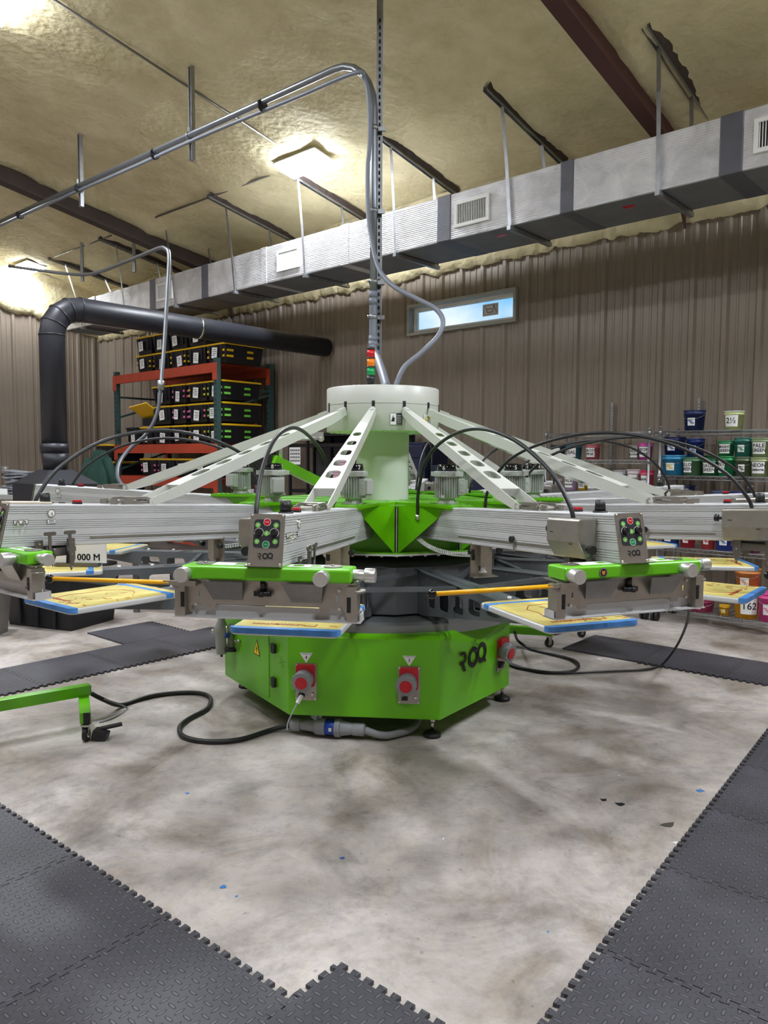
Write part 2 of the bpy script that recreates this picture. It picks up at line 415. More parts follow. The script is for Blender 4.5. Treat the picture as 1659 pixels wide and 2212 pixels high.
# foam that runs down the top of the walls with a ragged lower edge
def foamband(name, a, b, P, low, high, seed):
    mb = MB(); n = int((b-a)/.035); vs = []
    for i in range(n+1):
        x = a+(b-a)*i/n
        zb = low(x)+.055*noise.fractal(Vector((x*3, seed, 0)), .8, 2, 4)+.02*noise.noise(Vector((x*17, seed, 3)))
        zt = high(x)
        for j in range(7):
            f = j/6; z = zb+(zt-zb)*f
            d = .06+.06*f**2+.25*max(0, f-.8)+.02*noise.noise(Vector((x*4, z*5, seed)))
            if j == 0: d = .045
            vs.append(P(x, d, z))
        vs.append(P(x, .0, zb+.004))
    fs = []
    for i in range(n):
        for j in range(7):
            k = i*8; jj = (j+1) if j < 6 else 7
            if j < 6: fs.append((k+j, k+8+j, k+8+j+1, k+j+1))
        fs.append((i*8, i*8+7, i*8+15, i*8+8))
    mb.add(vs, fs, True); struct(mb, name, 'spray_foam')
foamband('trim_1', SR, SL, PB, lambda x: 3.77, lambda x: 4.66, 1)
foamband('trim_2', NB, NW, PL, lambda x: 3.80+.18*(7.5-x)+.03, lambda x: roof_z(x)+.03, 5)
# window
mb = MB(); F = lambda s_, n_, z: SN(s_, n_, z)
def sbox(mb, s0, s1, n0, n1, z0, z1):
    vs = [SN(a, b, c) for a in (s0, s1) for b in (n0, n1) for c in (z0, z1)]
    return mb.add(vs, [(0, 1, 3, 2), (4, 6, 7, 5), (0, 4, 5, 1), (2, 3, 7, 6), (0, 2, 6, 4), (1, 5, 7, 3)])
def ringbox(mb, s0, s1, z0, z1, n0, n1, w_):
    sbox(mb, s0, s1, n0, n1, z0, z0+w_); sbox(mb, s0, s1, n0, n1, z1-w_, z1); sbox(mb, s0, s0+w_, n0, n1, z0+w_, z1-w_); sbox(mb, s1-w_, s1, n0, n1, z0+w_, z1-w_)
wroot = bpy.data.objects.new('window_1', None); COL.objects.link(wroot); wroot['kind'] = 'structure'; wroot.location = SN(5.55, 7.5, 3.25)
def wpart(mb, name, m_): o = mb.build(name, m_); o.parent = wroot; o.matrix_parent_inverse = Matrix.Translation(-wroot.location); return o
mb = MB(); ringbox(mb, WS0-.03, WS1+.03, WZ0-.03, WZ1+.03, 7.44, 7.62, .035); wpart(mb, 'casing', 'window_trim')
mb = MB(); ringbox(mb, WS0+.005, WS1-.005, WZ0+.005, WZ1-.005, 7.54, 7.60, .03); ringbox(mb, WS0+.035, WS1-.035, WZ0+.035, WZ1-.035, 7.56, 7.59, .015); wpart(mb, 'sash', 'white_paint')
mb = MB(); sbox(mb, WS0+.04, WS1-.04, 7.575, 7.579, WZ0+.04, WZ1-.04); wpart(mb, 'pane', 'glass')
mb = MB(); sbox(mb, 5.06, 5.28, 7.572, 7.5745, 3.19, 3.33); o = wpart(mb, 'sticker', 'paper'); o['label'] = 'printed manufacturer sheet stuck on the glass'
mb = MB(); ringbox(mb, 5.075, 5.265, 3.205, 3.315, 7.570, 7.5715, .004)
mb.bar(SN(5.24, 7.571, 3.3), SN(5.21, 7.571, 3.23), .002, .006); mb.bar(SN(5.21, 7.571, 3.23), SN(5.14, 7.571, 3.23), .002, .006); mb.bar(SN(5.22, 7.571, 3.27), SN(5.15, 7.571, 3.27), .002, .006); mb.bar(SN(5.14, 7.571, 3.23), SN(5.12, 7.571, 3.31), .002, .006); mb.bar(SN(5.12, 7.571, 3.31), SN(5.09, 7.571, 3.23), .002, .006)
wpart(mb, 'sticker_print', 'ink_black')

# ------------------------------------------------------------------ rafters
def rafter(s0, mname, wd, num, z_extra=0.0):
    mb = MB()
    def P(n_, ds, dz): return SN(s0+ds, n_, roof_z(n_)+dz)
    for (d0, d1, z0, z1) in ((-wd/2, wd/2, -.37, -.345), (-.008, .008, -.345, .05)):
        vs = [P(n_, d, z) for n_ in (NB, NW-.02) for d in (d0, d1) for z in (z0, z1)]
        mb.add(vs, [(0, 1, 3, 2), (4, 6, 7, 5), (0, 4, 5, 1), (2, 3, 7, 6), (0, 2, 6, 4), (1, 5, 7, 3)])
    # haunch: column plate at the wall
    mb.add([P(NW-.5, -.01, -.36), P(NW-.5, .01, -.36), SN(s0-.01, NW-.03, 3.72), SN(s0+.01, NW-.03, 3.72), P(NW-.03, -.01, -.36), P(NW-.03, .01, -.36)],
           [(0, 2, 4), (1, 5, 3), (0, 1, 3, 2), (2, 3, 5, 4), (4, 5, 1, 0)])
    struct(mb, 'trim_%d' % num, mname)
rafter(2.87, 'beam_red', .13, 3); rafter(10.0, 'beam_dark', .16, 4); rafter(-4.25, 'beam_red', .13, 5)

# ------------------------------------------------------------------ ceiling lamps
LN = ['white square ceiling lamp glowing beside the tall hanging conduit', 'white ceiling lamp glowing at far left above the black pipe elbow']
for i, (s_, n_) in enumerate(LAMPS):
    seen = i < 2
    sl = math.atan(.18); P = SN(s_, n_, roof_z(n_)-.075)
    M = frame(P, DV, Vector((NV.x*cos(sl), NV.y*cos(sl), -sin(sl))))
    r = thing('ceiling_lamp', P, LN[i] if seen else 'white ceiling lamp outside the picture, over the rest of the hall', 'ceiling lamp', 0, 'glowing ceiling lamps')
    Ml = Matrix.Translation(-P) @ M
    mb = MB(); mb.M = Ml
    mb.box((0, 0, -.022), (.71, .34, .014)); mb.build('frame', 'white_paint', r)
    mb = MB(); mb.M = Ml; mb.box((0, 0, -.009), (.70, .33, .014)); mb.build('diffuser', 'diff_far' if i == 1 else 'diff', r)      # lens sides made to glow too, added to brighten the ceiling around

# ================================================================== the screen printing carousel
AX = Vector((-.011, 4.86, 0)); PH = -8.93
def holed(mb, outer, holes, z0, z1):
    from mathutils.geometry import tessellate_polygon
    loops = [outer]+holes; tri = tessellate_polygon([[Vector((x, y, 0)) for x, y in l] for l in loops])
    flat = [p for l in loops for p in l]; n = len(flat)
    vs = [(x, y, z0) for x, y in flat]+[(x, y, z1) for x, y in flat]
    fs = [tuple(t_)[::-1] for t_ in tri]+[tuple(i+n for i in t_) for t_ in tri]; b = 0
    for l in loops:
        k = len(l); fs += [(b+i, b+(i+1) % k, n+b+(i+1) % k, n+b+i) for i in range(k)]; b += k
    return mb.add(vs, fs)
def shifted(poly, dx, dy, sx=1, sy=1): return [(x*sx+dx, y*sy+dy) for x, y in poly]

# ---- base cabinet
BP = [(-1.0, 4.72), (-.506, 3.981), (.297, 3.907), (.765, 4.538), (.72, 5.33), (.16, 5.82), (-.66, 5.76)]
BL = [(x-AX.x, y-AX.y) for x, y in BP]
base = thing('press_base', AX, 'bright green faceted cabinet under the printing carousel, with red power sockets', 'machine base')
mb = MB(); z0, z1 = .13, .575; n = len(BL); ins = [(x*.93, y*.93) for x, y in BL]
cx_ = lambda i: ((BL[i][0]+BL[(i+1) % n][0])/2, (BL[i][1]+BL[(i+1) % n][1])/2)
vs = [(x, y, z0) for x, y in BL]+[(x, y, z1-.02) for x, y in BL]+[(x*.965, y*.965, z1) for x, y in BL]
fs = [tuple(range(n))[::-1]]+[(i, (i+1) % n, n+(i+1) % n, n+i) for i in range(n) if i != 2]
# the branded face is gently creased like folded sheet
k = len(vs); a, b = Vector(BL[2]), Vector(BL[3]); nn_ = Vector(((b-a).y, -(b-a).x)).normalized()
P1 = a.lerp(b, .5)-nn_*.028; P2 = a.lerp(b, .5)+nn_*.008
vs += [(P1.x, P1.y, z1-.0), (P2.x, P2.y, .47), (a.lerp(b, .5).x, a.lerp(b, .5).y, z0)]
fs += [(2, k+1, n+2), (n+2, k+1, k), (k, k+1, n+3), (2, k+2, k+1), (k+2, 3, k+1), (3, n+3, k+1), (n+2, k, 2*n+2), (k, n+3, 2*n+3), (k, 2*n+3, 2*n+2)]
fs += [(n+i, n+(i+1) % n, 2*n+(i+1) % n, 2*n+i) for i in range(n) if i != 2]+[tuple(range(2*n, 3*n))]
mb.add(vs, fs); mb.build('cabinet', 'green_enamel', base, bevel=.004)
mb = MB()
mb.lathe([(.50, .56), (.885, .56), (.885, .562)], seg=72, smooth=False).lathe([(.885, .562), (.885, .615)], seg=72).lathe([(.885, .615), (.86, .628), (.3, .64)], seg=72, smooth=False); mb.build('bearing_disc', 'disc_grey', base)
def facefr(i, t_, z, out=0.0):
    a, b = Vector(BL[i]), Vector(BL[(i+1) % n]); d = (b-a).normalized(); nn2 = Vector((d.y, -d.x)); p = a+(b-a)*t_+nn2*out
    return frame((p.x, p.y, z), (d.x, d.y, 0), (0, 0, 1))
for (i, t_) in ((1, .12), (1, .80), (2, .86)):
    lab = {(1, .12): 4, (1, .80): 3, (2, .86): 2}[(i, t_)]
    M = facefr(i, t_, .315 if i == 1 else .35)
    mb = MB(); mb.M = M; mb.use('steel').prism(rrect(.115, .20, .006), 0, .006)
    mb.use('chrome')
    for x in (-.05, .05):
        for y in (-.092, .092): mb.cyl((x, y, .006), (x, y, .010), .005, seg=8)
    s = mb.build('socket_plate', None, base)
    s['label'] = 'steel plate with red power socket marked %d' % lab
    mb = MB(); mb.M = M; mb.use('red_plastic').prism(shifted(rrect(.10, .115, .012), .0, .038), .006, .03)
    mb.use('connector_grey').cyl((-.006, .022, .02), (-.012, .012, .075), .052, .054, 24)
    for q in range(10): a_ = 2*pi*q/10; mb.box((-.012+.053*cos(a_), .012+.053*sin(a_), .066), (.008, .008, .014))
    mb.use('red_plastic').cyl((-.012, .012, .07), (-.0125, .011, .079), .033, seg=24); mb.build('socket', None, s)
    mb = MB(); mb.M = M; mb.use('black_plastic').box((-.022, -.062, .014), (.032, .034, .018)).box((-.022, -.05, .028), (.028, .012, .012))
    mb.use('chrome').cyl((.035, -.065, .006), (.035, -.065, .014), .007); mb.build('data_port', None, s)
    M2 = facefr(i, t_, .445 if i == 1 else .48)
    mb = MB(); mb.M = M2; mb.use('paper').prism([(-.035, .025), (.035, .025), (0, -.03)], .0005, .0015)
    mb.use('ink_black').text(str(lab), .024, M=Matrix.Translation((0, 0, .002)), ext=.0002, bold=.0004).text('CONNECTION', .0085, M=Matrix.Translation((0, .019, .002)), ext=.0002)
    mb.build('socket_label', None, base)
mb = MB(); mb.M = facefr(2, .42, .402, .011); logo(mb, Matrix(), .118); o = mb.build('logo', 'ink_black', base); o['label'] = 'large black three letter maker logo'
mb = MB(); mb.M = facefr(2, .43, .46, .014)
rg = random.Random(3)
for q in range(22): mb.box((rg.uniform(-.03, .03), rg.uniform(-.022, .04), 0), (.005, .005, .001))
mb.build('logo_dots', 'ink_black', base)
# access door on the left face
mb = MB(); mb.M = facefr(0, .50, .34, .0); mb.prism(rrect(.42, .36, .004), .0005, .004); mb.build('door', 'green_enamel', base, bevel=.001)
mb = MB(); mb.M = facefr(0, .50, .34, .004)
mb.use('chrome').cyl((-.19, .06, .0), (-.19, .06, .02), .010).box((-.205, .06, .02), (.05, .014, .006)).use('steel').box((-.22, .03, .01), (.018, .05, .004)); mb.build('door_lock', None, base)
for z in (.46, .27):
    mb = MB(); mb.M = facefr(0, .82, z, .004); mb.box((-.012, 0, .008), (.018, .05, .016)).box((.012, 0, .008), (.018, .05, .016)).cyl((0, -.028, .012), (0, .028, .012), .007, seg=10); mb.build('hinge', 'black_plastic', base)
mb = MB(); mb.M = facefr(0, .56, .41, .005); mb.use('ink_black').prism([(-.045, -.04), (.045, -.04), (0, .05)], .0, .001).use('warn_yellow').prism([(-.037, -.035), (.037, -.035), (0, .04)], .001, .0016)
mb.use('ink_black').prism([(.006, .02), (-.012, -.008), (-.001, -.006), (-.006, -.03), (.011, -.001), (.001, -.003)], .0016, .0022); mb.build('warning_sign', None, base)
mb = MB(); mb.M = facefr(0, .92, .40, .001)
for q in range(6):
    for k in range(1, 4): a_ = q*pi/3+.3; mb.cyl((.011*k*cos(a_), .011*k*sin(a_), 0), (.011*k*cos(a_), .011*k*sin(a_), .0012), .0022, seg=6)
mb.build('vent_holes', 'ink_black', base)
# levelling feet
for (x, y) in ((.267, 4.03), (.745, 4.66), (-.90, 4.90), (.55, 5.42), (-.48, 5.55)):
    mb = MB(); lx, ly = x-AX.x, y-AX.y
    mb.use('green_enamel').cyl((lx, ly, .10), (lx, ly, .16), .020).use('chrome').cyl((lx, ly, .02), (lx, ly, .11), .009).cyl((lx, ly, .075), (lx, ly, .10), .015, seg=6)
    mb.use('black_rubber').lathe([(.0, .034), (.018, .034), (.03, .024), (.046, .02), (.05, .012), (.05, 0), (.0, 0)], (lx, ly, 0), 24); mb.build('foot', None, base)
# air regulator at the left corner
mb = MB(); p = Vector((-.995-AX.x, 4.60-AX.y, 0)); X = p.x; Y = p.y
mb.use('motor_paint').lathe([(.0, .54), (.022, .54), (.024, .50), (.03, .495), (.032, .48), (.042, .47), (.045, .43), (.036, .42), (.036, .33), (.03, .30), (.0, .295)], (X, Y, 0), 18)
mb.lathe([(.0, .47), (.026, .47), (.026, .34), (.02, .31), (0, .31)], (X+.05, Y+.01, 0), 16)
mb.use('blue_connector').cyl((X+.045, Y-.04, .41), (X+.045, Y-.04, .44), .014).use('chrome').cyl((X+.045, Y-.04, .36), (X+.045, Y-.04, .48), .009).cyl((X-.065, Y, .44), (X-.03, Y, .44), .012)
mb.use('black_plastic').cyl((X+.03, Y-.035, .33), (X+.10, Y-.02, .33), .014).cyl((X-.0, Y, .28), (X, Y, .30), .008).use('steel').box((X+.07, Y+.02, .42), (.06, .02, .12))
mb.build('air_regulator', None, base)

# ---- column, drum and green deck
col = thing('press_column', AX+Vector((0, 0, .64)), 'pale green central column with white drum above the bright green deck', 'machine column')
CO = Vector((0, 0, -.64))
def cb(mb, name, m_=None, par=None, **k): return mb.build(name, m_, par or col, off=(0, 0, .64), **k)
mb = MB(); mb.lathe([(.54, .635), (.54, .92), (.56, .93), (.56, .985), (.2, .985)], seg=48); cb(mb, 'skirt', 'black_plastic')
mb = MB(); mb.use('black_plastic')
mb = MB(); mb.lathe([(.168, 1.245), (.168, 1.72)], seg=48); cb(mb, 'column_tube', 'white_enamel')
mb = MB(); mb.lathe([(.168, 1.665), (.35, 1.665), (.355, 1.67), (.355, 1.828)], seg=72).lathe([(.355, 1.830), (.355, 1.932), (.35, 1.937), (.30, 1.94), (0, 1.94)], seg=72)
cb(mb, 'drum', 'white_enamel')
mb = MB()
for q in range(40):
    a_ = 2*pi*q/40; mb.cyl((.33*cos(a_), .33*sin(a_), 1.66), (.33*cos(a_), .33*sin(a_), 1.668), .004, seg=6)
cb(mb, 'drum_bolts', 'chrome')
mb = MB()
for k in range(12):
    a_ = rad(PH+30*k)-pi/2; c, s = cos(a_), sin(a_); R = Matrix.Rotation(a_, 3, 'Z')
    mb.box((.352*c, .352*s, 1.815), (.012, .018, .055), R)
cb(mb, 'slot', 'ink_black')
def drumfr(deg, z): a_ = rad(deg)-pi/2; return frame((.3565*cos(a_), .3565*sin(a_), z), (-sin(a_), cos(a_), 0), (0, 0, 1))
mb = MB(); mb.M = drumfr(13, 1.735)
mb.use('ink_black').prism(rrect(.075, .07, .003), 0, .0006).use('paper').prism(shifted(rrect(.036, .066, .002), -.018, 0), .0006, .0012)
mb.use('ink_black').sphere((-.02, .016, .001), .004, 8, (1, 1, .2)).prism([(-.03, -.012), (-.012, -.012), (-.008, .008), (-.022, .012)], .0012, .0016).prism([(-.034, -.014), (-.006, -.014), (-.006, -.011), (-.034, -.011)], .0012, .0016)
mb.use('paper')
for q in range(5): mb.box((.018, .022-.010*q, .001), (.028, .0028, .0006))
mb.text('KEEP AWAY', .006, M=Matrix.Translation((.018, -.029, .001)), ext=.0002); cb(mb, 'warning_label')
mb = MB(); mb.M = drumfr(50, 1.735); mb.use('paper').prism(rrect(.075, .07, .003), 0, .0006).use('warn_yellow').prism([(-.036, -.012), (-.006, -.012), (-.021, .02)], .0006, .0012).prism([(0, .012), (.034, .012), (.034, .03), (0, .03)], .0006, .0012)
mb.use('ink_black')
for q in range(5): mb.box((.017, .004-.007*q, .001), (.028, .002, .0006))
cb(mb, 'caution_label')
# deck: twelve sided green body with a lower lip
def ngon(r, a0=15): return [(r*cos(rad(PH-90+a0+30*k)), r*sin(rad(PH-90+a0+30*k))) for k in range(12)]
mb = MB(); P0, P1_ = ngon(.72), ngon(.745)
mb.prism(P0, .985, 1.238); cb(mb, 'deck_body', 'green_enamel')
mb = MB(); mb.prism(ngon(.745), 1.238, 1.246)
for k in range(12):
    a_ = rad(PH-90+15+30*k); mb.bar((.18*cos(a_), .18*sin(a_), 1.247), (.74*cos(a_), .74*sin(a_), 1.247), .004, .004)
cb(mb, 'deck_top', 'green_enamel')
mb = MB(); mb.use('green_enamel')
vs = []
for r, z in ((.73, .985), (.80, .995), (.80, .985), (.73, .975)):
    vs += [(x, y, z) for x, y in ngon(r)]
mb.add(vs, [(j*12+i, j*12+(i+1) % 12, ((j+1) % 4)*12+(i+1) % 12, ((j+1) % 4)*12+i) for j in range(4) for i in range(12)])
mb.use('white_enamel'); vs = []
for r, z in ((.805, .987), (.812, .987), (.812, .977), (.73, .974), (.73, .977), (.80, .98)):
    vs += [(x, y, z) for x, y in ngon(r)]
mb.add(vs, [(j*12+i, j*12+(i+1) % 12, ((j+1) % 6)*12+(i+1) % 12, ((j+1) % 6)*12+i) for j in range(6) for i in range(12)])
for k in range(60): a_ = 2*pi*k/60; mb.cyl((.77*cos(a_), .77*sin(a_), .968), (.77*cos(a_), .77*sin(a_), .98), .008, seg=6)
cb(mb, 'deck_lip')

mb = MB()
for k in range(12):
    a_ = rad(PH-90+15+30*k); c_, s_ = cos(a_), sin(a_); R = Matrix.Rotation(a_, 3, 'Z')
    mb.use('black_plastic').box((.743*c_, .743*s_, 1.11), (.012, .016, .25), R).use('white_enamel').box((.7445*c_, .7445*s_, 1.11), (.012, .003, .25), R)
cb(mb, 'corner_seam')

# ---- signal tower
st = thing('signal_tower', AX+Vector((-.075, -.10, 1.94)), 'signal tower with red, amber and green lenses on the white drum', 'signal light')
mb = MB(); mb.cyl((0, 0, 0), (0, 0, .03), .008); mb.build('stem', 'steel', st)
mb = MB(); mb.cyl((0, 0, .015), (0, 0, .028), .013, .025).cyl((0, 0, .028), (0, 0, .075), .026).cyl((0, 0, .122), (0, 0, .130), .026).cyl((0, 0, .177), (0, 0, .185), .026).cyl((0, 0, .232), (0, 0, .25), .026, .022); mb.build('housing', 'black_plastic', st)
for z, c in ((.075, 'signal_green'), (.130, 'signal_amber'), (.185, 'signal_red')):
    mb = MB(); mb.cyl((0, 0, z), (0, 0, z+.047), .025, seg=20); o = mb.build('lens', c, st); o['label'] = c.split('_')[1]+' lens'

# ---- turntable
tt = thing('turntable', AX+Vector((0, 0, .64)), 'dark grey steel turntable with twelve perforated arms above the green base', 'turntable')
def tb(mb, name, m_=None, par=None, **k): return mb.build(name, m_, par or tt, off=(0, 0, .64), **k)
mb = MB(); P = ngon(.74); mb.prism(P, .642, .905)
mb.lathe([(.74, .905), (.70, .925), (.56, .935), (.56, .91)], seg=12); tb(mb, 'hub', 'turntable_grey', bevel=.004)
mb = MB()
for k in range(12):
    a_ = rad(PH-90+15+30*k); rr_ = .74*cos(rad(15)); M = frame((rr_*cos(a_), rr_*sin(a_), .775), (-sin(a_), cos(a_), 0), (0, 0, 1)); mb.M = M
    # shallow round access cover
    a0 = []; 
    for q in range(24): c_, s_ = cos(2*pi*q/24), sin(2*pi*q/24); a0 += [(.065*c_, .065*s_, .0015), (.0635*c_, .0635*s_, .0015)]
    mb.add(a0, [(2*q, (2*q+2) % 48, (2*q+3) % 48, 2*q+1) for q in range(24)])
    for dx, dy in ((.065, 0), (-.065, 0), (0, -.07)): mb.cyl((dx, dy, 0), (dx, dy, .004), .003, seg=6)
mb.M = Matrix(); tb(mb, 'access_cover', 'steel_dark')
armproto = None
for k in range(12):
    if armproto is None:
        mb = MB()
        holes = [shifted(rrect(l_, h_, .02), x_, z_) for x_, z_, l_, h_ in ((.90, .755, .085, .09), (1.05, .765, .11, .09), (1.21, .78, .12, .085), (1.38, .798, .125, .075), (1.56, .815, .13, .05))]
        out = [(.66, .645), (.78, .645), (2.02, .845), (2.06, .868), (2.06, .872), (1.62, .872), (.80, .878), (.66, .90)]
        for y in (-.062, .058):
            mb.M = Matrix(((1, 0, 0, 0), (0, 0, 1, y), (0, 1, 0, 0), (0, 0, 0, 1))); holed(mb, out, holes, 0, .004)
        mb.M = Matrix(); 
        mb.add([(.66, -.062, .90), (.66, .062, .90), (.80, .062, .879), (.80, -.062, .879), (1.62, .062, .873), (1.62, -.062, .873), (2.06, .062, .873), (2.06, -.062, .873)], [(0, 1, 2, 3), (3, 2, 4, 5), (5, 4, 6, 7)])
        mb.add([(.66, -.085, .901), (.66, -.062, .901), (1.3, -.062, .8755), (1.3, -.075, .8755)], [(0, 1, 2, 3)])
        mb.box((1.20, -.03, .8765), (.07, .008, .002)).box((1.20, .03, .8765), (.07, .008, .002)).box((1.32, 0, .8765), (.07, .008, .002))
        arm = tb(mb, 'arm', 'turntable_grey'); 
        mb = MB(); mb.use('vinyl')
        for x in (1.42, 1.60): mb.cyl((x, 0, .873), (x, 0, .888), .009)
        mb.use('steel')
        for x in (.75, .85, .95, 1.1, 1.3, 1.5, 1.7): mb.cyl((x, -.066, .86), (x, -.062, .86), .004, seg=6)
        pad = mb.build('locator_pin', None, arm); pad.data.transform(Matrix.Translation((0, 0, -.64)))
        armproto = arm
    else:
        arm = copy_tree(armproto, tt)
    arm.rotation_euler = (0, 0, rad(PH-90+30*k))
for k in range(12):
    a1, a2 = rad(PH-90+30*k), rad(PH-90+30*k+30)
    mb = MB(); p1 = Vector((1.22*cos(a1), 1.22*sin(a1), .862)); p2 = Vector((1.22*cos(a2), 1.22*sin(a2), .862)); d = (p2-p1).normalized()
    mb.bar(p1+d*.066, p2-d*.066, .022, .022)
    q1 = Vector((.70*cos(a2), .70*sin(a2), .878)); q2 = Vector((1.04*cos(a1), 1.04*sin(a1), .868)); d = (q2-q1).normalized(); mb.bar(q1+d*.09, q2-d*.10, .03, .02)
    for f in (.2, .5, .8): c = p1.lerp(p2, f); mb.cyl(c+Vector((0, 0, .01)), c+Vector((0, 0, .015)), .005, seg=6)
    tb(mb, 'brace', 'turntable_grey')

# ---- platens
def mkplaten():
    L0, L1, hw = 1.69, 2.225, .203; cxm = (L0+L1)/2; lw = L1-L0
    r = thing('platen', (0, 0, 0), 'x', 'platen')
    mb = MB(); mb.prism(rrect(lw, 2*hw, .03), -.026, -.001); mb.build('board', 'platen_edge', r, bevel=.007, seg=3)
    mb = MB(); mb.prism(rrect(lw-.02, 2*hw-.022, .02), -.001, .0005); mb.build('pallet_top', 'pallet_yellow', r)
    for sx, wd in ((1, .03), (-1, .045)):
        mb = MB(); x1 = sx*(lw/2+.0015); x0 = sx*(lw/2-wd); x2 = sx*(lw/2-.035)
        out = [(x0, hw+.0012), (x2, hw+.0012), (x1, hw-.03), (x1, -hw+.03), (x2, -hw-.0012), (x0, -hw-.0012)]
        if sx < 0: out = [(x0, hw+.0012), (x2, hw+.0012), (x2-.0, hw+.001), (x1, hw-.035), (x1, -hw+.035), (x2, -hw-.0012), (x0, -hw-.0012)]
        if sx > 0:
            rr_ = rrect(lw+.003, 2*hw+.003, .031, 5); top_ = [q for q in rr_ if q[0] > x0]
            up_ = [q for q in top_ if q[1] > 0]; lo_ = [q for q in top_ if q[1] < 0]
            mb.prism([(x0, hw+.0015)]+up_[::-1]+lo_[::-1]+[(x0, -hw-.0015)], -.019, .0016)
        else:
            for s_ in (1, -1): mb.prism([(x0, s_*(hw+.0012)), (x0+.04*sx*-1, s_*(hw+.0012)), (x0+.04*sx*-1, s_*(hw-.05)), (x0, s_*(hw-.05))], -.02, .0016)
            mb.prism([(x0, hw-.05), (x0-.03*-1*sx*-1, hw-.05), (x0-.03*-1*sx*-1, -hw+.05), (x0, -hw+.05)], -.004, .0014)
        mb.build('masking_tape', 'blue_tape', r, bevel=.004)
    mb = MB(); mb.box((-.02, 0, -.0245-.003), (.30, .13, .006)); mb.build('mount_plate', 'steel_dark', r)
    return r
PLAB = {0: 'yellow platen marked CONVENTION, under the head numbered 7', 1: 'yellow platen with red pen marks under the head numbered 6', -1: 'yellow platen with red outline drawing, under the head numbered 8',
 -2: 'yellow platen with a white 000 M board above it', -3: 'yellow platen at far left seen above the white board, under head 10', 2: 'yellow platen front-most of the two at right, beside the paint shelves',
 3: 'yellow platen behind the pointed steel bracket at right, upper of the two', 4: 'platen at back right behind the control panel', 5: 'platen at the back under the head 2', 6: 'platen at the far side directly behind the column', 7: 'platen at back left of the column', 8: 'platen at the back left loading station'}
prot = mkplaten()
for k, lb in PLAB.items():
    o = prot if k == 0 else copy_tree(prot)
    a_ = rad(PH-90+30*k); o.location = AX+Vector((1.9575*cos(a_), 1.9575*sin(a_), .8925)); o.rotation_euler = (0, 0, a_)
    o['label'] = lb; o['group'] = 'platens around the turntable'
    if k == 0:
        mb = MB(); mb.M = frame((.185, -.05, .0012), (0, -1, 0), (1, 0, 0)); mb.text('CONVENTION', .027, ext=.0003, bold=.0006); 
        mb.M = Matrix(); Z = .0012
        mb.bar((.17, .10, Z), (.20, .10, Z), .004, .001).bar((.20, .10, Z), (.20, .06, Z), .004, .001).bar((.18, .04, Z), (.19, .06, Z), .004, .001).bar((.185, .15, Z), (.19, .18, Z), .004, .001)
        mb.build('pen_marks', 'ink_red', o)
    elif k in (1, -1, 2, 3):
        mb = MB(); rg = random.Random(k+9); Z = .0012
        pts = [(.20, -.06), (.16, -.09), (.10, -.11), (.02, -.09), (-.05, -.10), (-.12, -.05), (-.13, .03), (-.10, .08)]
        for a, b in zip(pts[:-1], pts[1:]): mb.bar((a[0], a[1], Z), (b[0], b[1], Z), .0035, .001)
        for q in range(16): x, y = rg.uniform(-.1, .22), rg.uniform(-.02, .17); d = rg.uniform(0, 3); mb.bar((x, y, Z), (x+.03*cos(d), y+.03*sin(d), Z), .003, .001)
        mb.build('pen_marks', 'ink_red', o)

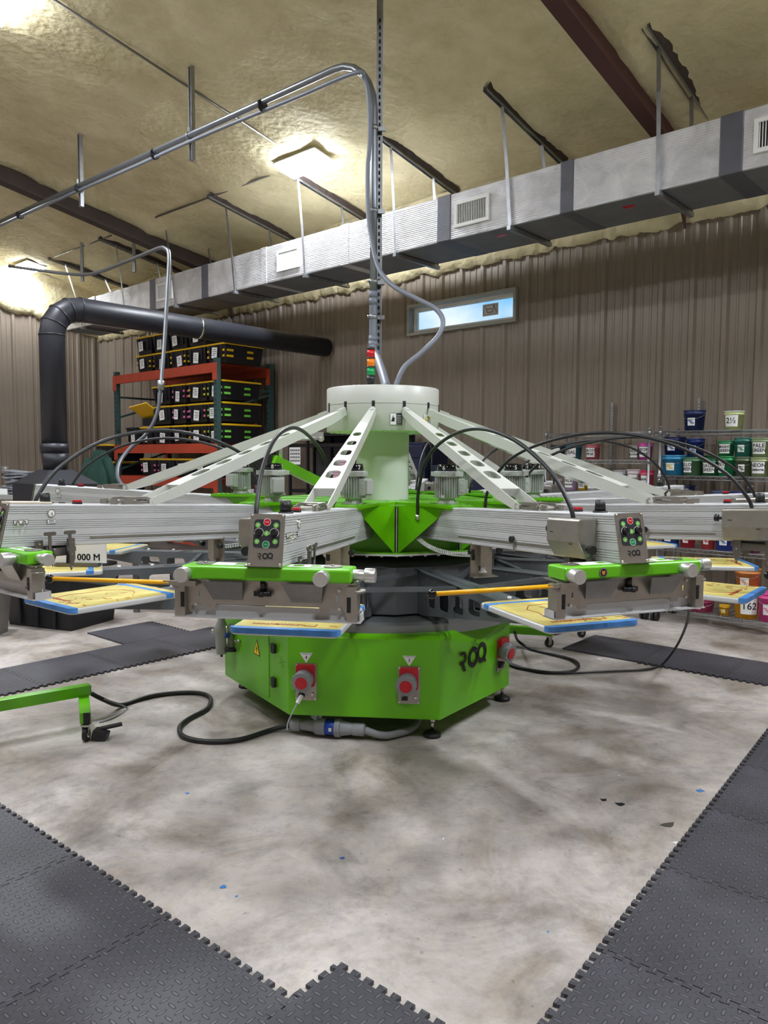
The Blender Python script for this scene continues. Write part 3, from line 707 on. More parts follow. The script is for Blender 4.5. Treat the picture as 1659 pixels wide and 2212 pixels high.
# ---- print heads
RC = 1.40; BS = .045      # beams rise slightly outwards
def bt(r): return 1.25+BS*(r-.95)      # beam top
HO = (RC, 0, 1.08)
def hb(mb, name, m_, par, **k): return mb.build(name, m_, par, off=HO, **k)
def hbs(mb, name, m_, par, **k):        # sub-part: parent already carries the offset
    return mb.build(name, m_, par, off=HO, **k)
def mkhead():
    r = thing('print_head', (0, 0, 0), 'x', 'print head')
    BH, BW = .172, .056
    # beam with extruded ridges
    side = []
    for f in (.10, .15, .20, .25, .42, .47, .52, .57, .62, .78, .83, .88, .93): side += [(BW, f-.014), (BW-.003, f-.004), (BW-.003, f+.004), (BW, f+.014)]
    prof = [(BW-.004, 0), (BW, .02)]+side+[(BW, .975), (BW-.005, 1.0)]
    prof = prof+[(-y, f) for y, f in prof[::-1]]
    vs = []; npf = len(prof)
    for (xt, xb) in ((.62, .60), (2.385, 2.425)):
        for y, f in prof:
            x = xb+(xt-xb)*f; vs.append((x, y, bt(x)-BH+BH*f))
    mb = MB(); mb.add(vs, [(i, (i+1) % npf, npf+(i+1) % npf, npf+i) for i in range(npf)]+[tuple(range(npf))[::-1], tuple(range(npf, 2*npf))])
    hb(mb, 'beam', 'aluminium', r)
    # lower rail seam strip
    mb = MB(); 
    for y in (-.0575, .0575): mb = MB(); mb.bar((1.2, y, bt(1.2)-.14), (2.05, y, bt(2.05)-.14), .003, .008); hb(mb, 'rail', 'steel', r)
    # green shroud wrapping the root of the beam
    for s in (1, -1):
        ct = (.7256, s*.184, 1.245); cb_ = (.7256, s*.184, .985); f_ = (.84, s*.115, 1.262); b_ = (1.13, s*.0585, 1.264); b2 = (1.12, s*.0585, 1.245); c3 = (1.02, s*.0585, 1.243); c4 = (.96, s*.0585, 1.19)
        mb = MB(); e = .004
        vs = [ct, f_, cb_, b_, b2, c3, c4]; v2 = [Vector(q)-Vector((.004, 0, .003)) for q in vs]
        fs = [(0, 1, 2), (1, 3, 4, 5, 6, 2)]; mb.add(vs, [(0, 1, 2), (1, 6, 2), (1, 3, 4), (1, 4, 5), (1, 5, 6)]); mb.add(v2, [(0, 1, 2), (1, 6, 2), (1, 3, 4), (1, 4, 5), (1, 5, 6)])
        hb(mb, 'shroud_flap', 'green_enamel', r)
    mb = MB(); P = [(.70, -.19), (.7256, -.184), (.84, -.117), (1.13, -.060), (1.13, .060), (.84, .117), (.7256, .184), (.70, .19)]
    mb.prism(P, 1.252, 1.266)
    for x in (.86, .89, .92, 1.0, 1.03, 1.06, 1.09):
        for y in (-.05, .05): mb.cyl((x, y, 1.266), (x, y, 1.271), .005, seg=6)
    hb(mb, 'shroud_top', 'green_enamel', r)
    # motor
    mx = .945; Z0 = 1.266
    mo = MB(); mo.lathe([(.0, Z0), (.052, Z0), (.05, Z0+.012), (.040, Z0+.026), (.052, Z0+.032), (0, Z0+.032)], (mx, 0, 0), 24).lathe([(0, Z0+.03), (.052, Z0+.03), (.052, Z0+.143), (0, Z0+.143)], (mx, 0, 0), 24)
    for q in range(28):
        a_ = 2*pi*q/28; mo.box((mx+.056*cos(a_), .056*sin(a_), Z0+.087), (.016, .0035, .108), Matrix.Rotation(a_, 3, 'Z'))
    for q in range(4):
        a_ = pi/4+q*pi/2; mo.box((mx+.052*cos(a_), .052*sin(a_), Z0+.04), (.03, .02, .014), Matrix.Rotation(a_, 3, 'Z'))
    mo.lathe([(.066, Z0+.142), (.068, Z0+.146), (.068, Z0+.168), (.066, Z0+.172), (.0, Z0+.172)], (mx, 0, 0), 28)
    mo.box((mx, 0, Z0+.157), (.128, .128, .024)); motor = hb(mo, 'motor', 'motor_paint', r, bevel=.002)
    mb = MB(); mb.cyl((mx, 0, Z0+.171), (mx, 0, Z0+.208), .053, .047, 28)
    hbs2 = mb.build('motor_cap', 'black_plastic', motor)
    mb2 = MB()
    # shift caps into motor's frame (motor mesh origin equals thing origin)
    hbs2.data.transform(Matrix.Translation(-Vector(HO))); hbs2.data.materials.clear(); hbs2.data.materials.append(MATS['gloss_black'])
    mb = MB(); a_ = rad(65); d = Vector((cos(a_), sin(a_), 0)); R = Matrix.Rotation(a_, 3, 'Z'); c = Vector((mx, 0, Z0+.09))+d*.075
    mb.box(c, (.035, .07, .085), R).box(c+d*.022, (.02, .06, .07), R)
    t1 = d.cross(Vector((0, 0, 1)))
    for s in (-1, 1):
        for zz in (-.022, .018): mb.cyl(c+Vector((0, 0, zz))+t1*.034*s, c+Vector((0, 0, zz))+t1*.037*s, .010, seg=12)
    tbx = mb.build('terminal_box', 'motor_paint', motor, bevel=.004); tbx.data.transform(Matrix.Translation(-Vector(HO)))
    # tie arm up to the drum
    A = Vector((.372, 0, 1.795)); B = Vector((1.74, 0, 1.315)); d = (B-A); L = d.length; d.normalize()
    mb = MB(); mb.M = frame(A, d, (0, 1, 0)); hw0, hw1 = .018, .052
    wv = lambda u: hw0+(hw1-hw0)*min(1, u/(L-.22))
    holes = []
    for u, lu in ((.51, .065), (.66, .072), (.81, .08), (.96, .088), (1.115, .10)):
        hh = wv(u)*.66; holes.append(shifted(rrect(lu, 2*hh, min(hh*.85, lu*.4)), u, 0))
    ue = L-.16
    out = [(0, -hw0), (ue, -wv(ue)), (ue, wv(ue)), (0, hw0)]
    holed(mb, out, holes, 0, .004)
    for s in (-1, 1):
        vs = []
        for u, dz in ((0, -.035), (.15, -.05), (ue, -.05), (L+.0, -.035)):
            y = s*wv(u); vs += [(u, y, .003 if u < ue-.01 else (.003 if u < L-.01 else -.0)), (u, y, dz), (u, y-s*.004, .003 if u < L-.01 else -.0), (u, y-s*.004, dz)]
        fs = []
        for i in range(3):
            k = 4*i; fs += [(k, k+4, k+5, k+1), (k+2, k+3, k+7, k+6), (k, k+2, k+6, k+4), (k+1, k+5, k+7, k+3)]
        fs += [(0, 1, 3, 2), (12, 14, 15, 13)]
        mb.add(vs, fs)
        mb.cyl((L, s*(hw1), -.017), (L, s*(hw1-.004), -.017), .018, seg=20)
        mb.cyl((L, s*(hw1+.003), -.017), (L, s*(hw1-.004), -.017), .006, seg=8)
    mb.add([(ue, -hw1, .003), (ue, hw1, .003), (ue-.03, hw1, -.045), (ue-.03, -hw1, -.045)], [(0, 1, 2, 3)])
    mb.box((.02, 0, .0), (.06, .02, .02))
    hb(mb, 'tie_arm', 'white_enamel', r)
    # hinge bracket on the beam
    zt = bt(1.8)
    mb = MB()
    for s in (-1, 1):
        mb.M = Matrix(((1, 0, 0, 0), (0, 0, 1, s*.043-.003), (0, 1, 0, 0), (0, 0, 0, 1)))
        o_ = [(1.735, zt+.002), (1.89, zt+.004), (1.90, zt+.02), (1.88, zt+.034), (1.76, zt+.034), (1.735, zt+.025)]
        holed(mb, o_, [shifted(rrect(.075, .010, .004), 1.80, zt+.018)], 0, .006)
        mb.M = Matrix()
    mb.box((1.80, 0, zt+.032), (.07, .085, .003)).cyl((1.88, -.05, zt+.018), (1.88, .05, zt+.018), .006).cyl((1.91, -.045, zt+.016), (1.91, .045, zt+.016), .004).cyl((1.75, -.05, zt+.018), (1.75, .05, zt+.018), .006)
    for s in (-1, 1): mb.box((1.925, s*.038, zt+.016), (.035, .008, .026))
    hb(mb, 'hinge_bracket', 'steel', r)
    # knob, stop lamp, gauge, switches
    zt = bt(2.22); mb = MB(); mb.cyl((2.22, .01, zt-.002), (2.22, .01, zt+.006), .027).cyl((2.22, .01, zt), (2.22, .01, zt+.046), .019, .0165, 20)
    for q in range(10): a_ = 2*pi*q/10; mb.cyl((2.22+.018*cos(a_), .01+.018*sin(a_), zt+.006), (2.22+.0155*cos(a_), .01+.0155*sin(a_), zt+.044), .003, seg=6)
    hb(mb, 'pressure_knob', 'black_plastic', r)
    zt = bt(2.08); mb = MB(); mb.use('black_plastic').box((2.08, .01, zt+.003), (.03, .03, .012)).use('red_plastic').box((2.08, .01, zt+.012), (.027, .027, .010)); hb(mb, 'stop_button', None, r)
    zt = bt(2.22)-.036; mb = MB(); mb.use('chrome').cyl((2.22, .050, zt), (2.22, .060, zt), .017).use('paper').cyl((2.22, .060, zt), (2.22, .0605, zt), .013).use('ink_black').box((2.218, .061, zt-.003), (.003, .001, .012)).box((2.22, .0575, zt-.034), (.036, .001, .018)).use('paper').box((2.22, .058, zt-.034), (.033, .001, .015)).use('ink_black').box((2.22, .0587, zt-.031), (.022, .0005, .003)).box((2.22, .0587, zt-.037), (.026, .0005, .002))
    hb(mb, 'gauge', None, r)
    mb = MB(); zt = bt(2.34)-.07
    mb.use('ink_black').box((2.345, .0575, zt), (.058, .001, .017)).use('paper').box((2.345, .058, zt), (.054, .001, .013)).use('chrome')
    for x in (2.335, 2.36): mb.cyl((x, .058, zt), (x, .068, zt), .006).cyl((x, .064, zt), (x+.008, .082, zt-.014), .0025, .0035, 8)
    hb(mb, 'toggle_switches', None, r)
    # slanted end panel
    T = Vector((2.388, 0, bt(2.388)+.002)); Bq = Vector((2.43, 0, bt(2.43)-.172)); mid = (T+Bq)/2
    M = frame(mid, (0, 1, 0), T-Bq)
    mb = MB(); mb.M = M; mb.prism(rrect(.118, .176, .003), 0, .004).box((0, -.088, .018), (.118, .003, .036))
    pn = hb(mb, 'end_plate', 'steel', r)
    def pp(mb, name, m_=None): 
        o = mb.build(name, m_, pn); o.data.transform(Matrix.Translation(-Vector(HO))); return o
    mb = MB(); mb.M = M; mb.prism(shifted(rrect(.088, .094, .010), 0, .022), .004, .0055); pp(mb, 'keypad', 'panel_black')
    mb = MB(); mb.M = M; mb.use('paper')
    def disc(x, y, rr_, c, z=.0055, h=.0012): mb.use(c).cyl((x, y, z), (x, y, z+h), rr_, seg=20)
    disc(0, .060, .0125, 'paper'); disc(0, .060, .0112, 'red_plastic', .0057); disc(0, -.014, .0125, 'paper'); disc(0, -.014, .0112, 'start_green', .0057)
    for x, y in ((-.031, .050), (.031, .050), (0, .023), (-.031, -.004), (.031, -.004)): disc(x, y, .0088, 'button_green')
    mb.use('paper').text('STOP', .0055, M=Matrix.Translation((0, .060, .0071)), ext=.0001).text('START', .0048, M=Matrix.Translation((0, -.014, .0071)), ext=.0001)
    mb.use('paper')
    for x, y in ((-.031, .050), (.031, .050), (0, .023), (-.031, -.004), (.031, -.004)): mb.box((x, y, .0068), (.007, .0014, .0004)).box((x, y, .0068), (.0014, .006, .0004))
    for x in (-.026, .026):
        vs = []
        for q in range(17): a_ = rad(-50+q*16); vs += [(x+.0145*cos(a_), .025+.0145*sin(a_), .006), (x+.0158*cos(a_), .025+.0158*sin(a_), .006)]
        mb.add(vs, [(2*q, 2*q+1, 2*q+3, 2*q+2) for q in range(16)])
    pp(mb, 'buttons')
    for x in (-.026, .026):
        mb = MB(); mb.M = M; mb.cyl((x, .025, .0055), (x, .025, .019), .012, .0105, 20).box((x, .030, .0195), (.0015, .008, .001)); pp(mb, 'dial', 'black_plastic')
    mb = MB(); mb.M = M @ Matrix.Translation((0, -.052, .0042)); logo(mb, Matrix(), .021); pp(mb, 'panel_logo', 'ink_black')
    mb = MB(); mb.M = M
    for x in (-.052, .052):
        for y in (-.080, .082): mb = MB(); mb.M = M; mb.sphere((x, y, .004), .0055, 8, (1, 1, .6)); pp(mb, 'screw', 'chrome')
    # steel drive cover on the left flank
    mb = MB(); zt = bt(2.2)-.018
    pf = [(0, 0), (.072, 0), (.080, -.008), (.080, -.085), (.045, -.145), (0, -.145)]
    vs = []
    for x in (2.095, 2.295): vs += [(x, -.058-y, zt+z+BS*(x-2.2)) for y, z in pf]
    mb.add(vs, [tuple(range(6))[::-1], tuple(range(6, 12))]+[(i, (i+1) % 6, 6+(i+1) % 6, 6+i) for i in range(6)]); cv = hb(mb, 'drive_cover', 'steel', r, bevel=.005, seg=2)
    mb = MB(); mb.cyl((2.29, -.10, zt-.105), (2.315, -.10, zt-.105), .006).cyl((2.315, -.10, zt-.105), (2.332, -.10, zt-.105), .016); o = mb.build('cover_knob', 'black_plastic', cv); o.data.transform(Matrix.Translation(-Vector(HO)))
    mb = MB(); mb.cyl((2.06, -.10, zt-.05), (2.10, -.10, zt-.05), .006).cyl((2.055, -.10, zt-.05), (2.072, -.10, zt-.05), .016); o = mb.build('cover_knob', 'black_plastic', cv); o.data.transform(Matrix.Translation(-Vector(HO)))
    for x, z in ((2.13, .055), (2.25, .09)): mb = MB(); mb.box((x, -.1385, zt-z), (.018, .002, .003)); o = mb.build('slot', 'ink_black', cv); o.data.transform(Matrix.Translation(-Vector(HO)))
    # squeegee carriage under the beam
    mb = MB(); zb = bt(2.1)-.172
    mb.use('steel_dark').box((2.21, 0, zb-.012), (.18, .13, .02))
    for x, y in ((2.15, .078), (2.285, .078), (2.15, -.078), (2.285, -.078)):
        mb.M = Matrix(((1, 0, 0, x), (0, 0, 1, y-.003), (0, 1, 0, zb-.02), (0, 0, 0, 1))); mb.prism([(-.016, .055), (.016, .055), (.018, -.03), (.0, -.080), (-.018, -.03)], 0, .006); mb.M = Matrix()
    mb.use('chrome')
    for x in (2.15, 2.285):
        for s_ in (1, -1):
            for z in (.02, -.03, -.085): mb.cyl((x, s_*.075, zb+z), (x, s_*.086, zb+z), .0045, seg=8)
    mb.use('steel_dark').bar((2.15, .072, zb-.02), (2.285, .072, zb-.02), .006, .03).bar((2.15, -.072, zb-.02), (2.285, -.072, zb-.02), .006, .03).cyl((2.215, .06, zb-.015), (2.215, .086, zb-.015), .013)
    for x in (2.165, 2.25): mb.bar((x, .099, zb-.04), (x, .100, zb+.06), .006, .012, up=(1, 0, 0)).bar((x, .08, zb-.04), (x, .10, zb-.04), .01, .01)
    for x in (2.165, 2.25): mb.M = Matrix(((1, 0, 0, x), (0, 0, 1, .098), (0, 1, 0, zb+.062), (0, 0, 0, 1))); mb.prism(rrect(.05, .015, .007), 0, .007); mb.M = Matrix()
    mb.use('black_plastic')
    for x in (2.175, 2.262): mb.cyl((x, .100, zb-.065), (x, .100, zb+.01), .008, .005)
    hb(mb, 'squeegee_carriage', None, r)
    # inner screen holder
    mb = MB(); zb = bt(1.34)-.172
    mb.use('steel').box((1.33, 0, zb-.07), (.006, .115, .16)).box((1.355, 0, zb-.152), (.055, .13, .004)).box((1.35, 0, zb-.05), (.035, .045, .10)).use('aluminium_knob').cyl((1.35, 0, zb-.13), (1.35, 0, zb-.10), .013).cyl((1.35, 0, zb-.135), (1.35, 0, zb-.128), .02)
    mb.use('black_plastic').box((1.335, -.045, zb-.06), (.006, .016, .03)).cyl((1.36, .075, zb-.03), (1.38, .075, zb-.03), .014).cyl((1.365, -.06, zb-.03), (1.365, -.085, zb-.03), .012); hb(mb, 'inner_holder', None, r)
    mb = MB(); mb.use('black_plastic').cyl((1.72, -.072, bt(1.72)-.125), (1.72, -.058, bt(1.72)-.125), .014).use('steel').box((1.735, -.062, bt(1.72)-.15), (.008, .004, .05)); hb(mb, 'stop_pin', None, r)
    # green clamp bar
    bz = 1.122; mb = MB(); mb.box((2.385, 0, bz), (.105, .575, .046)); bar_ = hb(mb, 'clamp_bar', 'green_bar', r, bevel=.008, seg=3)
    def sub(mb, name, m_=None, par=None, **k):
        o = mb.build(name, m_, par or bar_, **k); o.data.transform(Matrix.Translation(-Vector(HO))); return o
    for y0, gs in ((-.13, (-.10,)), (.13, (.10, .16))):
        mb = MB(); mb.use('paper').box((2.375, y0, bz+.0235), (.06, .125, .001)).use('green_bar')
        for y in gs: mb.box((2.375, y, bz+.0243), (.03, .035, .0008))
        sub(mb, 'scale_plate')
    for y in (-.225, .215):
        mb = MB(); mb.use('steel_dark').cyl((2.375, y, bz+.023), (2.375, y, bz+.0255), .032).use('chrome').cyl((2.375, y, bz+.0255), (2.375, y, bz+.030), .006); sub(mb, 'washer_plate')
    for y in (-.265, .20):
        mb = MB(); mb.cyl((2.435, y, bz-.002), (2.455, y, bz-.002), .018, seg=18).cyl((2.452, y, bz-.002), (2.492, y, bz-.002), .0245, seg=26); sub(mb, 'clamp_knob', 'aluminium_knob', bevel=.0015)
    mb = MB(); mb.cyl((2.39, .285, bz), (2.39, .325, bz), .018).cyl((2.39, .325, bz), (2.39, .36, bz), .0235, seg=26); sub(mb, 'clamp_knob', 'aluminium_knob', bevel=.0015)
    # steel frame clamp below the bar
    mb = MB(); xo = 2.405
    mb.M = Matrix(((0, 0, 1, xo), (1, 0, 0, 0), (0, 1, 0, 0), (0, 0, 0, 1)))
    out = [(-.29, 1.098), (.29, 1.098), (.30, 1.0), (.30, .99), (.262, .99), (.262, 1.008), (.215, 1.012), (.212, .998), (.18, .998), (.177, 1.014), (-.177, 1.014), (-.18, .998), (-.212, .998), (-.215, 1.012), (-.262, 1.008), (-.262, .99), (-.30, .99), (-.30, 1.0)]
    holed(mb, out, [shifted(rrect(.007, .022, .0034), .235, 1.045), shifted(rrect(.007, .022, .0034), -.235, 1.045)], 0, .004)
    mb.M = Matrix()
    mb.box((xo-.03, 0, 1.096), (.09, .60, .004))
    for y in (-.295, .29): mb.box((xo+.0, y, 1.03), (.05, .035, .115))
    for y in (-.14, .13):
        mb.add([(xo+.045, y-.07, 1.096), (xo+.045, y+.07, 1.096), (xo+.008, y+.055, 1.030), (xo+.008, y-.045, 1.030), (xo+.042, y-.07, 1.096), (xo+.042, y+.07, 1.096), (xo+.005, y+.055, 1.030), (xo+.005, y-.045, 1.030)], [(0, 1, 2, 3), (4, 7, 6, 5), (0, 3, 7, 4), (1, 5, 6, 2), (2, 6, 7, 3)])
    fc = hb(mb, 'frame_clamp', 'steel', r)
    mb = MB(); mb.box((xo-.012, 0, .972), (.075, .635, .004)).box((xo-.014, 0, .990), (.004, .62, .036)).box((xo-.045, 0, .985), (.004, .62, .026))
    for s in (-1, 1): mb.box((xo-.01, s*.316, .985), (.055, .003, .028))
    sub(mb, 'screen_channel', 'aluminium', fc)
    mb = MB(); mb.cyl((xo+.012, -.01, 1.096), (xo+.012, -.01, 1.062), .010).cyl((xo+.012, -.01, 1.064), (xo+.012, -.01, 1.050), .027, .025, 8)
    for q in range(5): a_ = 2*pi*q/5; mb.cyl((xo+.012+.022*cos(a_), -.01+.022*sin(a_), 1.065), (xo+.012+.022*cos(a_), -.01+.022*sin(a_), 1.049), .009, seg=10)
    sub(mb, 'star_knob', 'black_plastic', fc)
    for y in (-.285, .28):
        mb = MB()
        for z in (1.015, 1.03, 1.045): mb.cyl((xo+.024, y, z), (xo+.029, y, z), .005, seg=8)
        mb.box((xo+.0255, y, 1.03), (.002, .013, .05)); sub(mb, 'index_window', 'black_plastic', fc)
    for y, z in ((-.245, 1.012), (.245, 1.012), (.245, 1.072), (-.2, 1.09), (.17, 1.09)): mb = MB(); mb.cyl((xo+.003, y, z), (xo+.010, y, z), .006, seg=8); sub(mb, 'screw', 'chrome', fc)
    for s in (-1, 1): mb = MB(); mb.cyl((xo, s*.305, 1.068), (xo, s*.305, 1.076), .026, seg=20); sub(mb, 'thumb_plate', 'steel', fc)
    # safety rod
    mb = MB(); mb.use('steel').box((2.43, -.27, 1.085), (.02, .07, .018)).bar((2.43, -.30, 1.085), (2.43, -.35, 1.085), .014, .014).use('yellow_rod').cyl((2.43, -.33, 1.085), (2.43, -.755, 1.085), .0075, seg=14)
    mb.use('gloss_black').sphere((2.43, -.765, 1.085), .0155, 18); hb(mb, 'safety_rod', None, r)
    # hose
    mb = MB(); P = smoothpts([(.84, -.12, 1.20), (.86, -.125, 1.33), (1.0, -.14, 1.50), (1.25, -.15, 1.60), (1.55, -.15, 1.635), (1.85, -.14, 1.58), (2.08, -.12, 1.46), (2.19, -.105, 1.34), (2.215, -.10, 1.275)], 8)
    mb.use('black_rubber').tube(P, .0085, 10).use('chrome').cyl((.84, -.12, 1.205), (.838, -.12, 1.175), .013); hb(mb, 'hose', None, r)
    # spiral cable between deck and holder
    mb = MB(); P = smoothpts([(.80, -.10, 1.075), (.95, -.10, 1.045), (1.15, -.09, 1.035), (1.32, -.06, 1.045)], 6)
    pts = []; tot = 330
    for i in range(tot):
        f = i/(tot-1)*(len(P)-1); j = min(int(f), len(P)-2); c = P[j].lerp(P[j+1], f-j); a_ = i*2*pi/10
        pts.append(c+Vector((0, .010*cos(a_), .010*sin(a_))))
    mb.tube(pts, .0022, 5); hb(mb, 'coiled_cable', 'coil', r)
    return r
HNUM = {0: '7', 1: '6', 2: '5', 3: '4', 4: '3', 5: '2', 6: '1', -1: '8', -3: '10'}
HDES = {0: 'front left, control panel facing the camera', 1: 'front right, with a round badge on its green bar', 2: 'reaching right, steel cover cut by the frame edge', 3: 'reaching right, behind the head numbered 5', 4: 'back right, mostly behind others',
        5: 'behind the column to the right', 6: 'straight behind the column', -1: 'reaching left across the picture to the frame edge', -3: 'back left, its end below the black hood', -5: 'behind the column to the left'}
hp = mkhead()
for k, nmb in HNUM.items():
    o = hp if k == 0 else copy_tree(hp)
    a_ = rad(PH-90+30*k); o.location = AX+Vector((RC*cos(a_), RC*sin(a_), 1.08)); o.rotation_euler = (0, 0, a_)
    o['label'] = ('white print head numbered %s, ' % nmb if k not in (6, 4, 5) else 'white print head ')+HDES[k]; o['group'] = 'print heads around the carousel'
for k, nmb in HNUM.items():
    a_ = rad(PH-90+30*k)
    root = [q for q in bpy.data.objects if q.name.startswith('print_head') and q.parent is None and (q.location-(AX+Vector((RC*cos(a_), RC*sin(a_), 1.08)))).length < .01][0]
    mt_ = [q for q in root.children if q.name.startswith('motor')][0]
    mb = MB()
    for q in (45, 135, 225, 315):
        b_ = rad(q); mb.M = Matrix.Translation(-Vector(HO)) @ frame((.945+.0515*cos(b_), .0515*sin(b_), 1.266+.189), (-sin(b_), cos(b_), 0), (-.16*cos(b_), -.16*sin(b_), 1)); mb.text(nmb, .032, ext=.0006, bold=.0006)
    mb.M = Matrix(); mb.build('number_decal', 'paper', mt_)
    if k == 1:
        bb = [q for q in root.children if q.name.startswith('clamp_bar')][0]
        mb = MB(); mb.M = Matrix.Translation(-Vector(HO)) @ frame((2.4385, -.135, 1.122), (0, 1, 0), (0, 0, 1)); mb.use('ink_black').cyl((0, 0, 0), (0, 0, .001), .0165, seg=24).use('paper').cyl((0, 0, .001), (0, 0, .0013), .0150, seg=24).use('ink_black').cyl((0, 0, .0013), (0, 0, .0016), .0140, seg=24)
        mb.use('badge_orange').prism([(-.007, .006), (.007, .006), (.006, -.002), (.001, -.009), (-.006, -.004)], .0016, .002); mb.M = Matrix(); o = mb.build('round_badge', None, bb); o['label'] = 'round black and orange badge'

# white board hung at the loading station
a_ = rad(PH-90-60); M = frame(AX+Vector((1.86*cos(a_), 1.86*sin(a_), .985)), (0, 0, 1), (0, 0, 1)) if False else None
bd = thing('sign_board', AX+Vector((1.72*cos(a_), 1.72*sin(a_), .8945)), 'white panel lettered 000 M standing on the platen at left', 'sign')
rt = Vector((1, -.06, 0)).normalized(); mb = MB()
p = AY(175, 1197, 4.2); bd.location = (p.x, p.y, .8945)
mb.M = frame((0, 0, .0), rt, (0, 0, 1))
mb.use('vinyl').prism([(-.21, .02), (.145, .02), (.145, .215), (-.21, .215)], -.004, .004).use('ink_black').text('000 M', .052, M=Matrix.Translation((.045, .05, .0045)), ext=.0004, bold=.0014)
mb.build('board', None, bd)
mb = MB(); mb.M = frame((0, 0, 0), rt, (0, 0, 1)); mb.box((-.02, .011, 0), (.25, .02, .05)); mb.build('stand', 'steel_dark', bd)

# ================================================================== overhead: duct, hangers, strut channels
DN0, DN1, DZ0, DZ1, DS0, DS1 = 6.2, 6.86, 3.69, 4.135, .6, 13.1
dc = SN(6.5, 6.5, 3.69)
duct = thing('air_duct', dc, 'long silver foil wrapped air duct with dark tape bands along the back wall', 'air duct')
def wb(mb, name, m_, par, **k):          # mesh given in world coordinates, parented to an unrotated thing
    o = mb.build(name, m_, par, **k); top = par
    off = Vector((0, 0, 0))
    while top is not None: off += Vector(top.location); top = top.parent
    o.data.transform(Matrix.Translation(-off)); return o
mb = MB(); sbox(mb, DS0, DS1, DN0, DN1, DZ0, DZ1); wb(mb, 'duct_body', 'foil', duct, bevel=.012)
for a, b, c in ((4.72, 4.90, 'tape_grey'), (3.37, 3.51, 'tape_grey'), (1.96, 2.14, 'tape_grey'), (6.15, 6.29, 'foil'), (8.84, 9.01, 'tape_grey'), (10.18, 10.34, 'tape_grey'), (7.6, 7.72, 'foil'), (12.0, 12.12, 'foil')):
    mb = MB(); e = .006; sbox(mb, a, b, DN0-e, DN1+e, DZ0-e, DZ1+e); wb(mb, 'tape_band', c, duct, bevel=.012)
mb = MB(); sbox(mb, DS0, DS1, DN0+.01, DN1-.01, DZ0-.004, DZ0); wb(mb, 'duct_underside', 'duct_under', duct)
for s_ in (4.46, 7.18, 9.92, 1.68, 12.6):
    mb = MB(); ringbox(mb, s_-.205, s_+.205, 3.79, 4.04, DN0-.022, DN0+.001, .032)
    vg = wb(mb, 'vent_grille', 'white_paint', duct)
    mb = MB(); sbox(mb, s_-.175, s_+.175, DN0-.006, DN0-.002, 3.82, 4.01); wb(mb, 'vent_opening', 'ink_black', vg)
    mb = MB()
    for q in range(17): x = s_-.165+.0206*q; sbox(mb, x-.003, x+.003, DN0-.018, DN0-.007, 3.822, 4.008)
    sl_ = wb(mb, 'louvre', 'white_paint', vg); sl_['kind'] = 'stuff'
for s_, n_ in ((2.95, 6.4), (4.25, 6.4)):
    mb = MB(); sbox(mb, s_-.05, s_+.05, n_-.03, n_+.03, DZ0-.006, DZ0-.004); wb(mb, 'red_sticker', 'red_plastic', duct)
HS = [(2.6, 2.63), (4.01, 4.12), (5.43, 5.51), (6.86, 6.98), (8.22, 8.41), (9.61, 9.85), (11.0, 11.26), (12.4, 13.0)]
HD = ['nearest the right picture edge', 'between the window and the right duct vent', 'crossing behind the hanging conduit pipe', 'right of the middle duct vent', 'left of the middle duct vent', 'near the left tape band', 'over the black pipe', 'at the far duct end']
for (s_, sc_), d_ in zip(HS, HD):
    h = thing('duct_hanger', SN(s_, 6.5, DZ0-.05), 'galvanised strap hanger under the foil duct, '+d_, 'duct hanger', 0, 'strap hangers of the duct')
    mb = MB(); sbox(mb, s_-.02, s_+.02, DN0-.05, DN1+.05, DZ0-.05, DZ0-.012); wb(mb, 'trapeze_bar', 'galv', h)
    for n_ in (DN0-.03, DN1+.03):
        mb = MB(); pts = [SN(s_, n_, DZ0-.02), SN(s_+(sc_-s_)*.4, n_, DZ1+.1), SN(sc_, n_, roof_z(n_)-.01)]
        for a, b in zip(pts[:-1], pts[1:]): mb.bar(a, b, .035, .003, up=NV)
        wb(mb, 'strap', 'galv', h)
SD = ['upper right corner, right of the red beam', 'left of the red beam', 'right of the hanging conduit', 'below the square lamp', 'third from the left beam', 'just right of the dark left beam', 'left of the dark beam', 'far left above the black elbow']
for (sc_), d_ in zip([2.63, 4.12, 5.51, 6.98, 8.41, 9.87, 11.27, 13.0], SD):
    c = SN(sc_, 6.6, roof_z(6.6)); h = thing('strut_channel', c, 'dark steel strut channel on the foam ceiling, '+d_, 'strut channel', 0, 'strut channels on the ceiling')
    mb = MB(); a, b = SN(sc_, 5.9, roof_z(5.9)-.045), SN(sc_, 7.36, roof_z(7.36)-.045)
    for ds in (-.02, .02): mb.bar(a+DV*ds, b+DV*ds, .004, .05)
    mb.bar(a+Vector((0, 0, .02)), b+Vector((0, 0, .02)), .04, .004); wb(mb, 'channel', 'galv', h)
    mb = MB()        # torn foam gap beside the channel
    rg = random.Random(int(sc_*10)); vs = []
    for i in range(25):
        f = i/24; p_ = a.lerp(b, f)+Vector((0, 0, -.003)); wd = .03+.03*rg.random()*(1-abs(2*f-1)**4); vs += [p_-DV*.024, p_-DV*(.024+wd)+Vector((0, 0, .045))]
    mb.add(vs, [(2*i, 2*i+1, 2*i+3, 2*i+2) for i in range(24)]); wb(mb, 'foam_gap', 'beam_dark', h)
